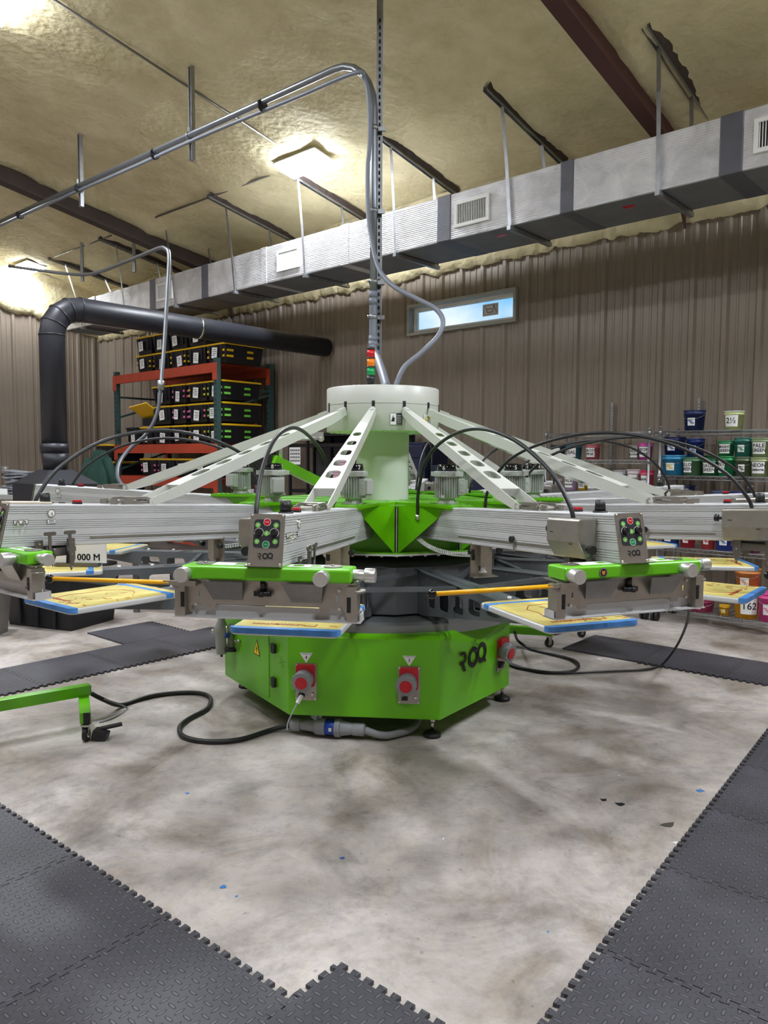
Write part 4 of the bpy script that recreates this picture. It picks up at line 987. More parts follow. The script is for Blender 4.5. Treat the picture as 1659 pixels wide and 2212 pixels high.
for nm_, a, b, lab in (('conduit_line', SN(7.25, 5.97, roof_z(5.97)-.03), SN(10.2, 5.93, roof_z(5.93)-.03), 'thin dark conduit on the ceiling left of the square lamp'),
                  ('conduit_line', SN(11.0, 5.96, roof_z(5.96)-.03), SN(13.1, 5.95, roof_z(5.95)-.03), 'thin dark conduit on the ceiling right of the far left lamp'),
                  ('conduit_line', SN(6.63, 3.02, roof_z(3.02)-.02), SN(6.66, 5.6, roof_z(5.6)-.02), 'thin grey conduit running up the ceiling behind the square lamp')):
    mb = MB(); mb.tube([a, b], .012, 8); tag(mb.build(nm_, 'steel_dark'), lab, 'conduit')
# hanging strut at the drop of the main conduit run
dx = AY(819, 400, 5.85); DX = dx.x
hg = thing('drop_strut', (DX, 5.86, 2.75), 'tall slotted steel strut hanging from the ceiling above the carousel', 'strut channel')
mb = MB(); zb, zt = AY(819, 773, 5.85).z, 5.2
for ds in (-.022, .022): mb.box((DX+ds, 5.86, (zb+zt)/2), (.004, .04, zt-zb))
mb.box((DX, 5.88, (zb+zt)/2), (.044, .004, zt-zb)); wb(mb, 'channel', 'galv', hg)
mb = MB(); 
for i in range(50): mb.box((DX, 5.8775, zb+.03+i*.05), (.014, .002, .028))
o = wb(mb, 'slots', 'ink_black', hg); o['kind'] = 'stuff'
rn = lambda s_, dn=0, dz=0: SN(s_, 4.23+dn, 4.60+dz)
cr = thing('main_conduit', rn(4.6), 'thick grey metal conduit running in from the left and dropping to the drum', 'conduit')
XB = AY(808, 300, 5.85).x; zc = AY(812, 640, 5.85).z
r0_ = Vector((XB, 5.82, 0)); s0_ = r0_.dot(DV); n0_ = r0_.dot(NV)
RUN = lambda s_, dz=0, dn=0: SN(s_, n0_+dn, 4.50+.02*(s_-s0_)+dz)
mb = MB(); P = [RUN(s0_+7.5), RUN(s0_+5), RUN(s0_+2.5), RUN(s0_+.42)]+[RUN(s0_+.42-.42*sin(a), -.42*(1-cos(a))) for a in [rad(q) for q in (15, 30, 45, 60, 75, 90)]]
e = P[-1]; P += [Vector((e.x, e.y, e.z-.6)), Vector((e.x-.0, e.y, zc))]; mb.tube(P, .027, 14); wb(mb, 'rigid_conduit', 'conduit', cr)
mb = MB(); R0 = Vector((e.x, e.y, zc))
rt_ = AX+Vector((0.02, .05, 1.94))
P = smoothpts([R0+Vector((0, 0, .02)), R0+Vector((0, 0, -.28)), R0+Vector((.0, -.03, -.40)), (R0+Vector((0, 0, -.40))).lerp(rt_, .5)+Vector((0, -.02, .03)), rt_+Vector((0, .03, .03)), rt_-Vector((0, 0, .004))], 8)
mb.tube(P, .030, 14); wb(mb, 'flexible_end', 'flex_conduit', cr)
mb = MB()
for dz, r_ in ((.03, .034), (-.02, .033), (-.30, .034), (-.34, .036)): mb.cyl(R0+Vector((0, 0, dz)), R0+Vector((0, 0, dz-.05)), r_, seg=18)
wb(mb, 'coupling', 'flex_conduit', cr)
for zz in (3.95, 3.35, zc+.10, zc-.16):
    mb = MB(); mb.box((R0.x+.03, R0.y+.02, zz), (.11, .02, .03)).cyl((R0.x, R0.y, zz-.015), (R0.x, R0.y, zz+.015), .033).cyl((R0.x-.045, R0.y-.02, zz), (R0.x-.03, R0.y-.02, zz), .01); wb(mb, 'pipe_clamp', 'galv', cr)
# thinner flexible conduit following it, then looping over the drum
fx = thing('flexible_conduit', RUN(s0_+2), 'thin grey flexible conduit strapped below the thick one, looping past the window', 'conduit')
pe = lambda x, y, Y: AY(x, y, Y)
P = [RUN(s0_+7.5, -.055), RUN(s0_+5.2, -.05), RUN(s0_+3.6, -.06), RUN(s0_+2.2, -.06), RUN(s0_+.9, -.085), pe(765, 158, 5.8), pe(788, 172, 5.78), pe(797, 215, 5.76), pe(799, 300, 5.76), pe(794, 370, 5.76), pe(796, 470, 5.7), pe(803, 520, 5.6), pe(818, 580, 5.45), pe(850, 618, 5.3), pe(900, 645, 5.15), pe(942, 668, 5.05), pe(957, 695, 5.0), pe(945, 728, 4.97), pe(910, 762, 4.93), pe(872, 795, 4.9)]
P.append(Vector((pe(852, 826, 4.88).x, 4.88, 1.94)))
mb = MB(); mb.tube(smoothpts(P, 6), .0165, 10); wb(mb, 'hose', 'flex_conduit', fx)
for q in (1.3, 3.0, 4.6, 6.2):
    mb = MB(); c = RUN(s0_+q, -.03); mb.cyl(c-DV*.008, c+DV*.008, .052, seg=14); wb(mb, 'cable_tie', 'black_rubber', fx)
for s_, d_ in ((s0_+2.40, 'right one of the two holding the thick conduit'), (s0_+4.62, 'left one of the two holding the thick conduit')):
    b_ = RUN(s_, 0, .035); h = thing('strut_drop', b_, 'short steel strut dropping from the foam, '+d_, 'strut channel', 0, 'short drop struts')
    zt = roof_z(b_.dot(NV)); zb = b_.z-.22; mb = MB(); R = Matrix((DV, -NV, Vector((0, 0, 1)))).transposed()
    for ds in (-.02, .02): mb.box(Vector((b_.x, b_.y, (zt+zb)/2))+DV*ds, (.004, .04, zt-zb), R)
    mb.box(Vector((b_.x, b_.y, (zt+zb)/2))+NV*.02, (.044, .004, zt-zb), R); wb(mb, 'channel', 'galv', h)
    mb = MB(); c = RUN(s_); mb.cyl(c-DV*.012, c+DV*.012, .034, seg=14).box(c+Vector((0, 0, .05)), (.02, .02, .05)); wb(mb, 'pipe_clamp', 'galv', h)
# second, thinner run at the back left with its drop to the carousel
Yc = 7.4
c2 = thing('thin_conduit', AY(362, 560, Yc), 'thin steel conduit bending down in front of the black pipe, hose hanging from its end', 'conduit')
P = [AY(20, 575, 9.6), AY(150, 592, 9.2), AY(205, 590, 8.8), AY(260, 570, 8.4), AY(310, 550, 7.9), AY(345, 536, 7.55), AY(358, 538, 7.45), AY(365, 552, Yc), AY(362, 620, 7.3), AY(355, 740, 7.1), AY(348, 830, 6.9)]
mb = MB(); mb.tube(smoothpts(P, 5), .019, 10); wb(mb, 'rigid_conduit', 'conduit', c2)
mb = MB(); a = AY(348, 822, 6.9); b = AY(347, 842, 6.9); mb.cyl(a, b, .030); wb(mb, 'coupling', 'galv', c2)
mb = MB(); mb.tube(smoothpts([AY(347, 838, 6.9), AY(340, 890, 6.8), AY(318, 935, 6.7), AY(280, 970, 6.5), AY(258, 1000, 6.3), AY(254, 1030, 6.1), AY(265, 1050, 5.9)], 6), .017, 10); wb(mb, 'hose', 'hose_dark', c2)
for px, y0, y1, Y, d_ in ((178, 519, 608, 5.89, 'left of the thin conduit'), (290, 522, 588, 6.12, 'beside the bend of the thin conduit')):
    a = AN(px, y0, Y); b = AN(px, y1, Y); h = thing('strut_drop', b, 'short slotted steel strut at the back left, '+d_, 'strut channel', 0, 'short drop struts')
    mb = MB(); zt_ = roof_z(a.dot(NV)); mb.box((b.x, b.y, (zt_+b.z)/2), (.042, .042, zt_-b.z)); wb(mb, 'channel', 'galv', h)

# ---- black exhaust pipe and its hood
pc = Vector((-3.42, 7.9, 0)); dr = NV.copy(); zp = 3.05; pr = .126
ep = thing('exhaust_pipe', pc+Vector((0, 0, 1.37)), 'thick black exhaust pipe rising from a hood and turning to the back wall', 'exhaust pipe')
P = [pc+Vector((0, 0, 1.62)), pc+Vector((0, 0, zp-.30))]+[pc+dr*(.30-.30*cos(a))+Vector((0, 0, zp-.30+.30*sin(a))) for a in [rad(q) for q in (22.5, 45, 67.5)]]+[pc+dr*.30+Vector((0, 0, zp))]
endp = pc+dr*(7.44-pc.dot(dr))+Vector((0, 0, zp)); P.append(endp)
mb = MB(); mb.tube(P, pr, 28); wb(mb, 'pipe', 'black_pipe', ep)
mb = MB()
for p_, d_ in ((P[1], Vector((0, 0, 1))), (P[2], (dr*.38+Vector((0, 0, .92)))), (P[3], (dr+Vector((0, 0, 1)))), (P[4], dr*.92+Vector((0, 0, .38))), (P[5], dr)): d_ = d_.normalized(); mb.cyl(p_-d_*.006, p_+d_*.006, pr+.005, seg=28)
wb(mb, 'elbow_seam', 'black_pipe', ep)
mb = MB(); q = pc+dr*1.75+Vector((0, 0, zp)); mb.cyl(q, q+dr*.03, pr+.006, seg=28); wb(mb, 'clamp_ring', 'chrome', ep)
mb = MB(); mb.cyl(pc+Vector((0, 0, 1.37)), pc+Vector((0, 0, 1.55)), .115, .135, 24).cyl(pc+Vector((0, 0, 1.55)), pc+Vector((0, 0, 1.64)), .14, seg=24); wb(mb, 'reducer', 'black_pipe', ep)
hd = thing('dryer', pc+Vector((0, 0, 0)), 'black conveyor dryer with a sloping hood under the exhaust pipe', 'dryer')
mb = MB(); R = Matrix((DV, -NV, Vector((0, 0, 1)))).transposed().to_4x4(); mb.M = Matrix.Translation(pc) @ R
mb.add([(-.34, -.3, 1.23), (.34, -.3, 1.23), (.34, .3, 1.23), (-.34, .3, 1.23), (-.13, -.12, 1.37), (.13, -.12, 1.37), (.13, .12, 1.37), (-.13, .12, 1.37)], [(0, 1, 5, 4), (1, 2, 6, 5), (2, 3, 7, 6), (3, 0, 4, 7), (4, 5, 6, 7), (0, 3, 2, 1)]); wb(mb, 'hood', 'black_pipe', hd)
mb = MB(); mb.M = Matrix.Translation(pc) @ R; mb.box((0, 0, 1.04), (.68, .60, .38)); wb(mb, 'body', 'black_pipe', hd, bevel=.006)
for x in (-.28, .28):
    for y in (-.24, .24):
        mb = MB(); mb.M = Matrix.Translation(pc) @ R; mb.box((x, y, .43), (.05, .05, .86)); wb(mb, 'leg', 'black_pipe', hd)

# ================================================================== storage rack with totes
RN0, RN1, RS0, RS1 = 6.40, 7.35, 8.95, 11.72
rk = thing('pallet_rack', SN(10.3, 6.9, 0), 'orange and green pallet rack holding rows of black totes by the back wall', 'rack')
for s_ in (RS0, RS1):
    for n_ in (RN0, RN1):
        mb = MB(); sbox(mb, s_-.04, s_+.04, n_-.035, n_+.035, 0, 2.90)
        up = wb(mb, 'upright', 'rack_green', rk)
        mb = MB()
        for q in range(36):
            for ds in (-.017, .017): sbox(mb, s_+ds-.006, s_+ds+.006, n_-.037, n_-.034, .2+q*.075, .2+q*.075+.035)
        o = wb(mb, 'slots', 'ink_black', up); o['kind'] = 'stuff'
    for z in (.5, 1.3, 2.15): 
        mb = MB(); mb.bar(SN(s_, RN0, z), SN(s_, RN1, z+.3), .03, .03); mb.bar(SN(s_, RN0, z+.34), SN(s_, RN1, z+.34), .03, .03); wb(mb, 'side_brace', 'rack_green', rk)
for z in (2.83, 1.70, 1.20, .35):
    for n_ in (RN0, RN1):
        mb = MB(); sbox(mb, RS0, RS1, n_-.045, n_-.0, z-.13, z)
        for s_ in (RS0, RS1): sbox(mb, s_-.045, s_+.045, n_-.05, n_-.036, z-.24, z)
        wb(mb, 'beam', 'orange_beam', rk)
    mb = MB()
    for q in range(46): s_ = RS0+.04+q*.06; sbox(mb, s_-.003, s_+.003, RN0-.047, RN1, z+.001, z+.007)
    for q in range(6): n_ = RN0+.05+q*.17; sbox(mb, RS0, RS1, n_-.004, n_+.004, z-.006, z+.001)
    o = wb(mb, 'wire_deck', 'orange_beam', rk); o['kind'] = 'stuff'
def mktote(w_=.44, h_=.28, d_=.70):
    r = thing('storage_tote', (0, 0, 0), 'x', 'storage tote')
    mb = MB(); t_ = .04
    mb.add([(-w_/2+t_, -d_/2+t_, 0), (w_/2-t_, -d_/2+t_, 0), (w_/2-t_, d_/2-t_, 0), (-w_/2+t_, d_/2-t_, 0), (-w_/2+.01, -d_/2+.01, h_-.03), (w_/2-.01, -d_/2+.01, h_-.03), (w_/2-.01, d_/2-.01, h_-.03), (-w_/2+.01, d_/2-.01, h_-.03)], [(0, 1, 5, 4), (1, 2, 6, 5), (2, 3, 7, 6), (3, 0, 4, 7), (4, 5, 6, 7), (0, 3, 2, 1)])
    for x in (-.13, .13): mb.box((x, -d_/2+.014, h_*.55), (.02, .03, h_*.7))
    mb.build('body', 'tote', r, bevel=.006)
    mb = MB(); mb.box((0, 0, h_-.018), (w_, d_, .024)); mb.box((0, 0, h_-.006), (w_-.06, d_-.06, .012)); mb.build('lid', 'tote_lid', r, bevel=.006)
    return r
def mklabel(parent, x, z, w_, h_, d_, tilt, seed):
    mb = MB(); rg = random.Random(seed); mb.M = Matrix.Translation((x, -d_/2+.006-.03*(1-z/.28), z)) @ Matrix.Rotation(tilt, 4, 'Y')
    mb.use('paper').box((0, 0, 0), (w_, .002, h_)).use('ink_black')
    for q in range(4): mb.box((rg.uniform(-.01, .01), -.0014, h_*(.3-.17*q)), (w_*rg.uniform(.4, .75), .0006, h_*.05))
    mb.build('paper_label', None, parent)
tp = mktote(); td = .70
ORI = math.atan2(-DV.y, -DV.x)            # local x runs along the wall to the right as seen from the room
def put_tote(s_, z, i, lab, grp, n_=RN0+.40, w_=1.0, tape=None, first=[True]):
    o = tp if first[0] else copy_tree(tp); first[0] = False
    for c in [q for q in o.children if q.name.startswith(('paper', 'coloured'))]: bpy.data.objects.remove(c)
    o.location = SN(s_, n_, z); o.rotation_euler = (0, 0, ORI); o.scale = (w_, 1, 1)
    o['label'] = lab; o['group'] = grp; rg = random.Random(i*7+1)
    mklabel(o, rg.uniform(-.05, .08), rg.uniform(.09, .14), .12, .15, td, rg.uniform(-.12, .12), i)
    if tape:
        for x in (-.185, .185):
            for z_ in (.09, .17): mb = MB(); mb.box((x*.93, -td/2+.012, z_), (.035, .012, .03)); mb.build('coloured_tape', tape, o)
        for y in (-.25, .1):
            for z_ in (.09, .17): mb = MB(); mb.box((.207-.06*(.25-z_)/2, y, z_), (.02, .10, .03)); mb.build('coloured_tape', tape, o)
    return o
rowd = ['leftmost', 'second from left', 'third from left', 'fourth from left', 'fifth from left']
i = 0
for row, z in ((0, 2.842), (1, 3.130)):
    for q, s_ in enumerate((10.98, 10.50, 10.02, 9.54, 9.06)):
        i += 1
        if row == 1 and q == 4: continue
        put_tote(s_, z, i, 'black tote with yellow lid on top of the rack, %s layer, %s' % (('lower', 'upper')[row], rowd[q]), 'totes on top of the rack', w_=1.05, tape='tote_lid' if (row == 0 and q in (0, 2, 4)) else None)
for row, z in ((0, 1.712), (1, 2.02), (2, 2.328)):
    for q, (s_, w_) in enumerate(((10.50, 1.15), (10.02, .85), (9.54, 1.1), (9.10, .9))):
        i += 1
        put_tote(s_, z, i, 'black tote with yellow lid on the middle rack shelf, %s layer, %s' % (('bottom', 'middle', 'top')[row], rowd[q]), 'totes on the middle rack shelf', w_=w_, tape=(None, 'tape_pink' if row else None, ('tape_pink' if row == 1 else 'tote_lid'), 'tape_green')[q])
for q, s_ in enumerate((10.9, 10.4, 9.9, 9.4)):
    i += 1
    put_tote(s_, 1.212, i, 'black tote with yellow lid on the lower rack shelf, %s' % rowd[q], 'totes on the lower rack shelf', w_=1.1, tape='tape_pink' if q == 0 else None)
for q, z in enumerate((.0, .288, .576, .864, 1.152, 1.44, 1.728)):
    i += 1
    if q == 5: continue
    put_tote(12.03, z if q < 6 else 1.44, i, 'black tote with yellow lid in the stack left of the rack, %s' % ('lowest', 'second up', 'third up', 'fourth up', 'fifth up', '', 'topmost')[q], 'totes stacked left of the rack', n_=6.62)
o = put_tote(11.36, 1.712, 90, 'black tote with black lid on the middle shelf, left end behind the green post', 'totes on the middle rack shelf', w_=.9); 
for c in o.children:
    if c.name.startswith('lid'): c.data = c.data.copy(); c.data.materials.clear(); c.data.materials.append(MATS['tote'])
lid = MB(); lid.box((0, 0, 0), (.46, .70, .024)).box((0, 0, .014), (.36, .6, .012)); lo = lid.build('loose_lid', 'tote_lid', bevel=.006)
lo.matrix_world = Matrix.Translation(SN(10.92, 6.60, 2.14)) @ Matrix.Rotation(ORI, 4, 'Z') @ Matrix.Rotation(rad(-32), 4, 'X') @ Matrix.Rotation(rad(-8), 4, 'Y'); tag(lo, 'loose yellow tote lid leaning out at the left of the middle shelf', 'lid')
bb = MB(); bb.box((0, 0, .06), (.40, .5, .12)); bo = bb.build('black_tray', 'tote', bevel=.01); bo.location = SN(10.92, 6.75, 2.0-.29+.302); bo.rotation_euler = (0, 0, ORI); tag(bo, 'black open tray under the loose yellow lid', 'tray')
put_tote(10.95, 1.712, 91, 'black tote below the loose yellow lid on the middle shelf', 'totes on the middle rack shelf', w_=.8)

# ================================================================== wire shelves with ink buckets
def wire_unit(s0, s1, zs, lab, top):
    r = thing('wire_shelf', SN((s0+s1)/2, 7.14, 0), lab, 'shelving', 0, 'wire shelving on the back wall')
    for s_ in (s0+.012, s1-.012):
        for n_ in (6.93, 7.35):
            mb = MB(); mb.cyl(SN(s_, n_, .10), SN(s_, n_, top), .0125, seg=12); mb.cyl(SN(s_, n_, top), SN(s_, n_, top+.015), .014)
            for z in zs: mb.cyl(SN(s_, n_, z-.03), SN(s_, n_, z+.012), .018, seg=12)
            wb(mb, 'post', 'galv', r)
            mb = MB(); c = SN(s_, n_, .045); mb.cyl(c-DV*.03, c-DV*.008, .045, seg=16).cyl(c+DV*.008, c+DV*.03, .045, seg=16); mb.cyl(SN(s_, n_, .05), SN(s_, n_, .11), .010); wb(mb, 'caster', 'black_rubber', r)
    for z in zs:
        mb = MB(); W = .003
        for n_ in (6.93, 7.35):
            for dz in (0, -.032): mb.tube([SN(s0, n_, z+dz), SN(s1, n_, z+dz)], .0035, 6, True)
            L = s1-s0; k = int(L/.045)
            mb.tube([SN(s0+L*q/k, n_, z-(0 if q % 2 else .032)) for q in range(k+1)], .0022, 4)
        for q in range(6): n_ = 6.93+.42*q/5; mb.tube([SN(s0, n_, z-.004), SN(s1, n_, z-.004)], .0022, 4)
        k = int((s1-s0)/.028)
        for q in range(k+1): s_ = s0+(s1-s0)*q/k; mb.tube([SN(s_, 6.93, z), SN(s_, 7.35, z)], .0018, 4)
        o = wb(mb, 'wire_deck', 'galv', r); o['kind'] = 'stuff'
    return r
wire_unit(2.92, 4.03, (1.765, 1.50, 1.19, .70, .12), 'silver wire shelf unit on the wall, left one of the pair with ink buckets', 1.785)
wire_unit(1.35, 2.84, (1.765, 1.36, 1.03, .70, .12), 'silver wire shelf unit on casters at right, full of ink buckets', 1.80)
def mkbucket():
    r = thing('ink_bucket', (0, 0, 0), 'x', 'ink bucket')
    return r
bn = {}
def bucket(s_, z, dia, h, colr, txt, lab, n_=7.03, lid=None, yaw=0, stick=None, sz=.045):
    cn = 'bk_%d_%d_%d' % colr
    mat(cn, colr, .4, 0, .12, 12)
    lc = lid or colr; ln_ = 'bk_%d_%d_%d' % lc; mat(ln_, lc, .4, 0, .12, 12)
    r = thing('ink_bucket', SN(s_, n_, z), lab, 'ink bucket', ORI+yaw, 'ink buckets on the wire shelves')
    R = dia/2; mb = MB(); mb.lathe([(0, .002), (R*.86, .002), (R*.98, h*.80), (R*1.03, h*.80), (R*1.03, h*.83), (R*.99, h*.84), (R, h*.97)], seg=28); mb.build('pail', cn, r)
    mb = MB(); mb.lathe([(0, h*.965), (R*.9, h*.965), (R*.92, h), (R*1.04, h), (R*1.05, h*.94), (R*.99, h*.935)], seg=28); mb.build('lid', ln_, r)
    # label curved round the pail
    aw = .72 if stick is None else .38; z0_, z1_ = (h*.18, h*.78) if stick is None else (h*.25, h*.62)
    vs = []; k = 10
    for q in range(k+1):
        a_ = -pi/2-aw+2*aw*q/k
        for zz in (z0_, z1_):
            rr_ = R*(.86+.12*zz/(h*.80))+.0015; vs.append((rr_*cos(a_), rr_*sin(a_), zz))
    mb = MB(); mb.use('paper').add(vs, [(2*q, 2*q+2, 2*q+3, 2*q+1) for q in range(k)], True)
    rr_ = R*.95+.003
    if txt:
        lines = txt.split('\n'); mb.use('ink_black'); old = len(mb.v)
        lh = (z1_-z0_)*.8/len(lines); mx_ = max(len(l) for l in lines)
        for j, l in enumerate(lines):
            fs_ = min(lh*1.15, 2*aw*rr_*1.75/max(len(l), 3))
            mb.text(l, fs_, M=Matrix.Translation((0, (z0_+z1_)/2+lh*(len(lines)/2-.5-j), 0)), ext=.0002, bold=.0008)
        for j in range(old, len(mb.v)):
            q = mb.v[j]; a_ = -pi/2+q.x/rr_; rr2 = R*(.86+.12*q.y/(h*.80))+.0028+q.z; mb.v[j] = Vector((rr2*cos(a_), rr2*sin(a_), q.y))
    elif stick:
        mb.use(stick)
        for j in range(3):
            a_ = -pi/2-.15+.15*j; mb.box(((rr_)*cos(a_), (rr_)*sin(a_), (z0_+z1_)/2+.012*(1-j)), (.03, .004, .006), Matrix.Rotation(a_+pi/2, 3, 'Z'))
    mb.build('bucket_label', None, r)
    mb = MB(); P = [(R*1.04*cos(a_), R*1.04*sin(a_)-.0, h*.82-.05*sin(-a_)) for a_ in [rad(q) for q in range(0, -181, -20)]]; mb.tube(P, .0018, 5) if txt is None else None
    if txt is None: mb.build('handle', 'galv', r)
    return r
def bs(px): return AN(px, 1000, 6.97).dot(DV)
Z = 1.768
bucket(bs(1492), Z, .185, .185, (30, 44, 92), None, 'navy blue bucket alone on the very top of the right shelf unit', stick='sticker_blue')
bucket(bs(1577), Z, .165, .165, (196, 206, 140), '2½', 'pale yellow translucent bucket marked 2½ on the top shelf', lid=(200, 208, 190))
# right unit, second shelf
Z = 1.363
bucket(bs(1448), Z, .215, .185, (50, 146, 196), None, 'light blue bucket at the left end of the right unit', stick='warn_yellow', n_=7.06)
bucket(bs(1491), Z, .165, .165, (78, 128, 88), 'KELLO\nGREEN', 'mottled green bucket with label cut to ..GREEN, right of the light blue one', yaw=-.5)
bucket(bs(1510), Z, .17, .185, (30, 110, 60), None, 'dark green bucket behind the SAGE GREEN one', n_=7.24, stick='start_green')
bucket(bs(1531), Z, .158, .152, (24, 100, 56), 'SAGE\nGREEN', 'dark green bucket labelled SAGE GREEN')
bucket(bs(1566), Z, .155, .175, (24, 140, 74), 'MINT\nGREEN', 'bright green bucket right of SAGE GREEN, below the BRIGHT GREEN one', yaw=-.7)
bucket(bs(1602), Z, .15, .17, (90, 106, 78), None, 'olive bucket below the teal one', stick='steel_dark')
bucket(bs(1638), Z, .158, .165, (158, 172, 122), 'NEON\nGREEN/YEL', 'pale bucket labelled NEON GREEN/YEL below PALE GREEN')
bucket(bs(1677), Z, .15, .17, (160, 168, 120), 'LIME', 'pale green bucket at the frame edge right of NEON GREEN')
bucket(bs(1448), Z+.187, .195, .165, (32, 40, 94), None, 'navy bucket stacked on the light blue one', stick='sticker_blue', n_=7.06)
bucket(bs(1490), Z+.167, .16, .17, (34, 58, 138), None, 'blue bucket beside the stacked navy one', n_=7.10, stick='sticker_blue')
bucket(bs(1563), Z+.177, .14, .135, (44, 140, 88), 'BRIGHT\nGREEN', 'green bucket labelled BRIGHT GREEN, stacked in the upper layer')
bucket(bs(1600), Z+.172, .155, .165, (46, 122, 110), None, 'teal green bucket between BRIGHT GREEN and PALE GREEN', stick='start_green')
bucket(bs(1638), Z+.167, .16, .165, (140, 162, 120), 'PALE\nGREEN', 'pale bucket labelled PALE GREEN in the upper layer')
# right unit, third shelf
Z = 1.033
bucket(bs(1466), Z, .22, .24, (24, 30, 70), None, 'navy bucket low in the shadow of the right unit', stick='sticker_blue', n_=7.08)
bucket(bs(1556), Z, .17, .20, (70, 86, 120), 'DARK\nNAVY', 'grey blue bucket labelled DARK NAVY')
bucket(bs(1602), Z, .17, .195, (34, 46, 124), None, 'deep blue bucket right of DARK NAVY', stick='panel_black')
bucket(bs(1643), Z, .15, .19, (80, 90, 120), 'ICE', 'dull blue bucket labelled ICE')
bucket(bs(1680), Z, .15, .24, (130, 140, 160), 'HIGH', 'grey bucket at the right frame edge beside ICE')
# right unit, lower shelves
Z = .703
bucket(bs(1448), Z, .17, .20, (34, 76, 156), None, 'blue bucket under the arms at the left of the low shelf', stick='sticker_blue')
bucket(bs(1486), Z, .14, .19, (180, 34, 56), None, 'dark red bucket on the low shelf, left one', stick='red_plastic')
bucket(bs(1530), Z, .13, .19, (200, 70, 70), None, 'faded red bucket beside the big blue one on the low shelf', stick='red_plastic')
bucket(bs(1568), Z, .185, .20, (38, 70, 176), None, 'large blue bucket with white sticker on the low shelf', stick='sticker_blue', n_=7.05)
bucket(bs(1625), Z, .17, .20, (150, 60, 110), None, 'purple bucket on the low shelf near the frame edge', stick='tape_pink')
Z = .123
bucket(bs(1512), Z, .26, .12, (176, 56, 100), None, 'wide pink tub on the lowest shelf', stick='tape_pink', n_=7.09)
bucket(bs(1572), Z, .09, .09, (226, 170, 20), None, 'small yellow tub on the lowest shelf', stick='warn_yellow')
bucket(bs(1618), Z, .215, .235, (236, 166, 20), '162', 'orange yellow bucket on the lowest shelf, marked in black', yaw=.5, n_=7.06)
bucket(bs(1618), Z+.237, .205, .20, (214, 134, 64), None, 'orange bucket stacked on the orange yellow one', stick='badge_orange', n_=7.06)
bucket(bs(1671), Z, .18, .25, (226, 70, 150), None, 'pink bucket at the right end of the lowest shelf', stick='tape_pink')
# left unit
Z = 1.503
bucket(bs(1199), Z, .15, .15, (30, 50, 70), 'BLACK', 'dark bucket with label ending in CK at the left end of the left unit')
bucket(bs(1233), Z, .16, .15, (44, 98, 118), 'TEAL', 'blue green bucket labelled TEAL')
bucket(bs(1274), Z, .145, .15, (176, 88, 98), 'GROST\nPINK', 'pink bucket with GRO ST PINK label')
bucket(bs(1388), Z, .13, .16, (196, 66, 156), 'NEON\nPURPLE', 'magenta bucket labelled NEON PURPLE')
bucket(bs(1364), Z, .115, .14, (156, 146, 136), 'RED\nBROWN', 'small bucket labelled RED BROWN left of the magenta one', n_=7.05)
Z = 1.193
bucket(bs(1198), Z, .11, .11, (206, 202, 196), 'BUTTER\nCREAM', 'small whitish bucket at the left end of the lower row of the left unit')
bucket(bs(1228), Z, .14, .16, (190, 164, 204), 'PALE\nLAVENDER', 'bucket labelled PALE LAVENDER', lid=(190, 70, 170))
bucket(bs(1252), Z, .10, .14, (226, 184, 40), 'BL\nYEL', 'small yellow bucket next to PALE LAVENDER', n_=7.05)
bucket(bs(1276), Z, .12, .14, (204, 200, 200), 'LILAC', 'whitish bucket right of the small yellow one')
bucket(bs(1332), Z, .12, .21, (190, 188, 190), 'WINE', 'whitish bucket behind the tie arms, left of MARBIELE PINK', n_=7.06)
bucket(bs(1363), Z, .14, .22, (212, 198, 204), 'MARBIELE\nPINK', 'whitish bucket labelled MARBIELE PINK', n_=7.06)
bucket(bs(1393), Z, .125, .21, (204, 66, 96), 'MEDIUM\nPINK', 'pink bucket labelled MEDIUM PINK', lid=(206, 40, 90))
for px, y in ((1321, 870), (1509, 860)):
    p_ = AN(px, y, 7.44); z_ = p_.z; s_ = p_.dot(DV); sd_ = thing('slotted_standard', SN(s_, 7.44, 1.2), 'slotted wall strip rising behind the %s shelf unit' % ('left' if px < 1400 else 'right'), 'wall strip')
    mb = MB(); sbox(mb, s_-.012, s_+.012, 7.455, 7.47, 1.2, z_); wb(mb, 'strip', 'galv', sd_)
    mb = MB()
    for q in range(int((z_-1.25)/.03)): sbox(mb, s_-.003, s_+.003, 7.4545, 7.4552, 1.22+.03*q, 1.235+.03*q)
    o = wb(mb, 'slots', 'ink_black', sd_); o['kind'] = 'stuff'

# ================================================================== things seen between the arms
bsh = thing('black_shelf', SN(7.3, 7.1, 0), 'black metal shelf with folded shirts behind the column', 'shelving')
for s_ in (7.98, 7.62, 6.70, 6.15):
    for n_ in (6.9, 7.35): mb = MB(); sbox(mb, s_-.016, s_+.016, n_-.016, n_+.016, 0, 1.84); wb(mb, 'post', 'black_plastic', bsh)
for z in (1.84, 1.70, 1.08, .55):
    mb = MB(); sbox(mb, 6.15, 7.98, 6.9, 7.35, z-.045, z); wb(mb, 'board', 'black_plastic', bsh)
mb = MB(); sbox(mb, 6.17, 7.96, 7.36, 7.37, .5, 1.8); wb(mb, 'back_panel', 'grey_board', bsh)
mb = MB(); sbox(mb, 7.74, 7.96, 6.87, 6.874, 1.42, 1.65); pp_ = mb.build('paper_chart', 'paper'); tag(pp_, 'white paper chart of small pictures taped to the black shelf', 'poster')
mb = MB()
for i_ in range(4):
    for j_ in range(5): s_ = 7.925-.04*j_; z = 1.61-.047*i_; sbox(mb, s_-.011, s_+.011, 6.868, 6.8695, z-.014, z+.014)
o = mb.build('chart_print', 'panel_black', pp_); o['kind'] = 'stuff'
def ordn(q): return ('lowest', 'second up', 'third up', 'fourth up', 'fifth up', 'sixth up', 'seventh up', 'eighth up', 'ninth up', 'tenth up', 'eleventh up', 'twelfth up', 'topmost')[q]
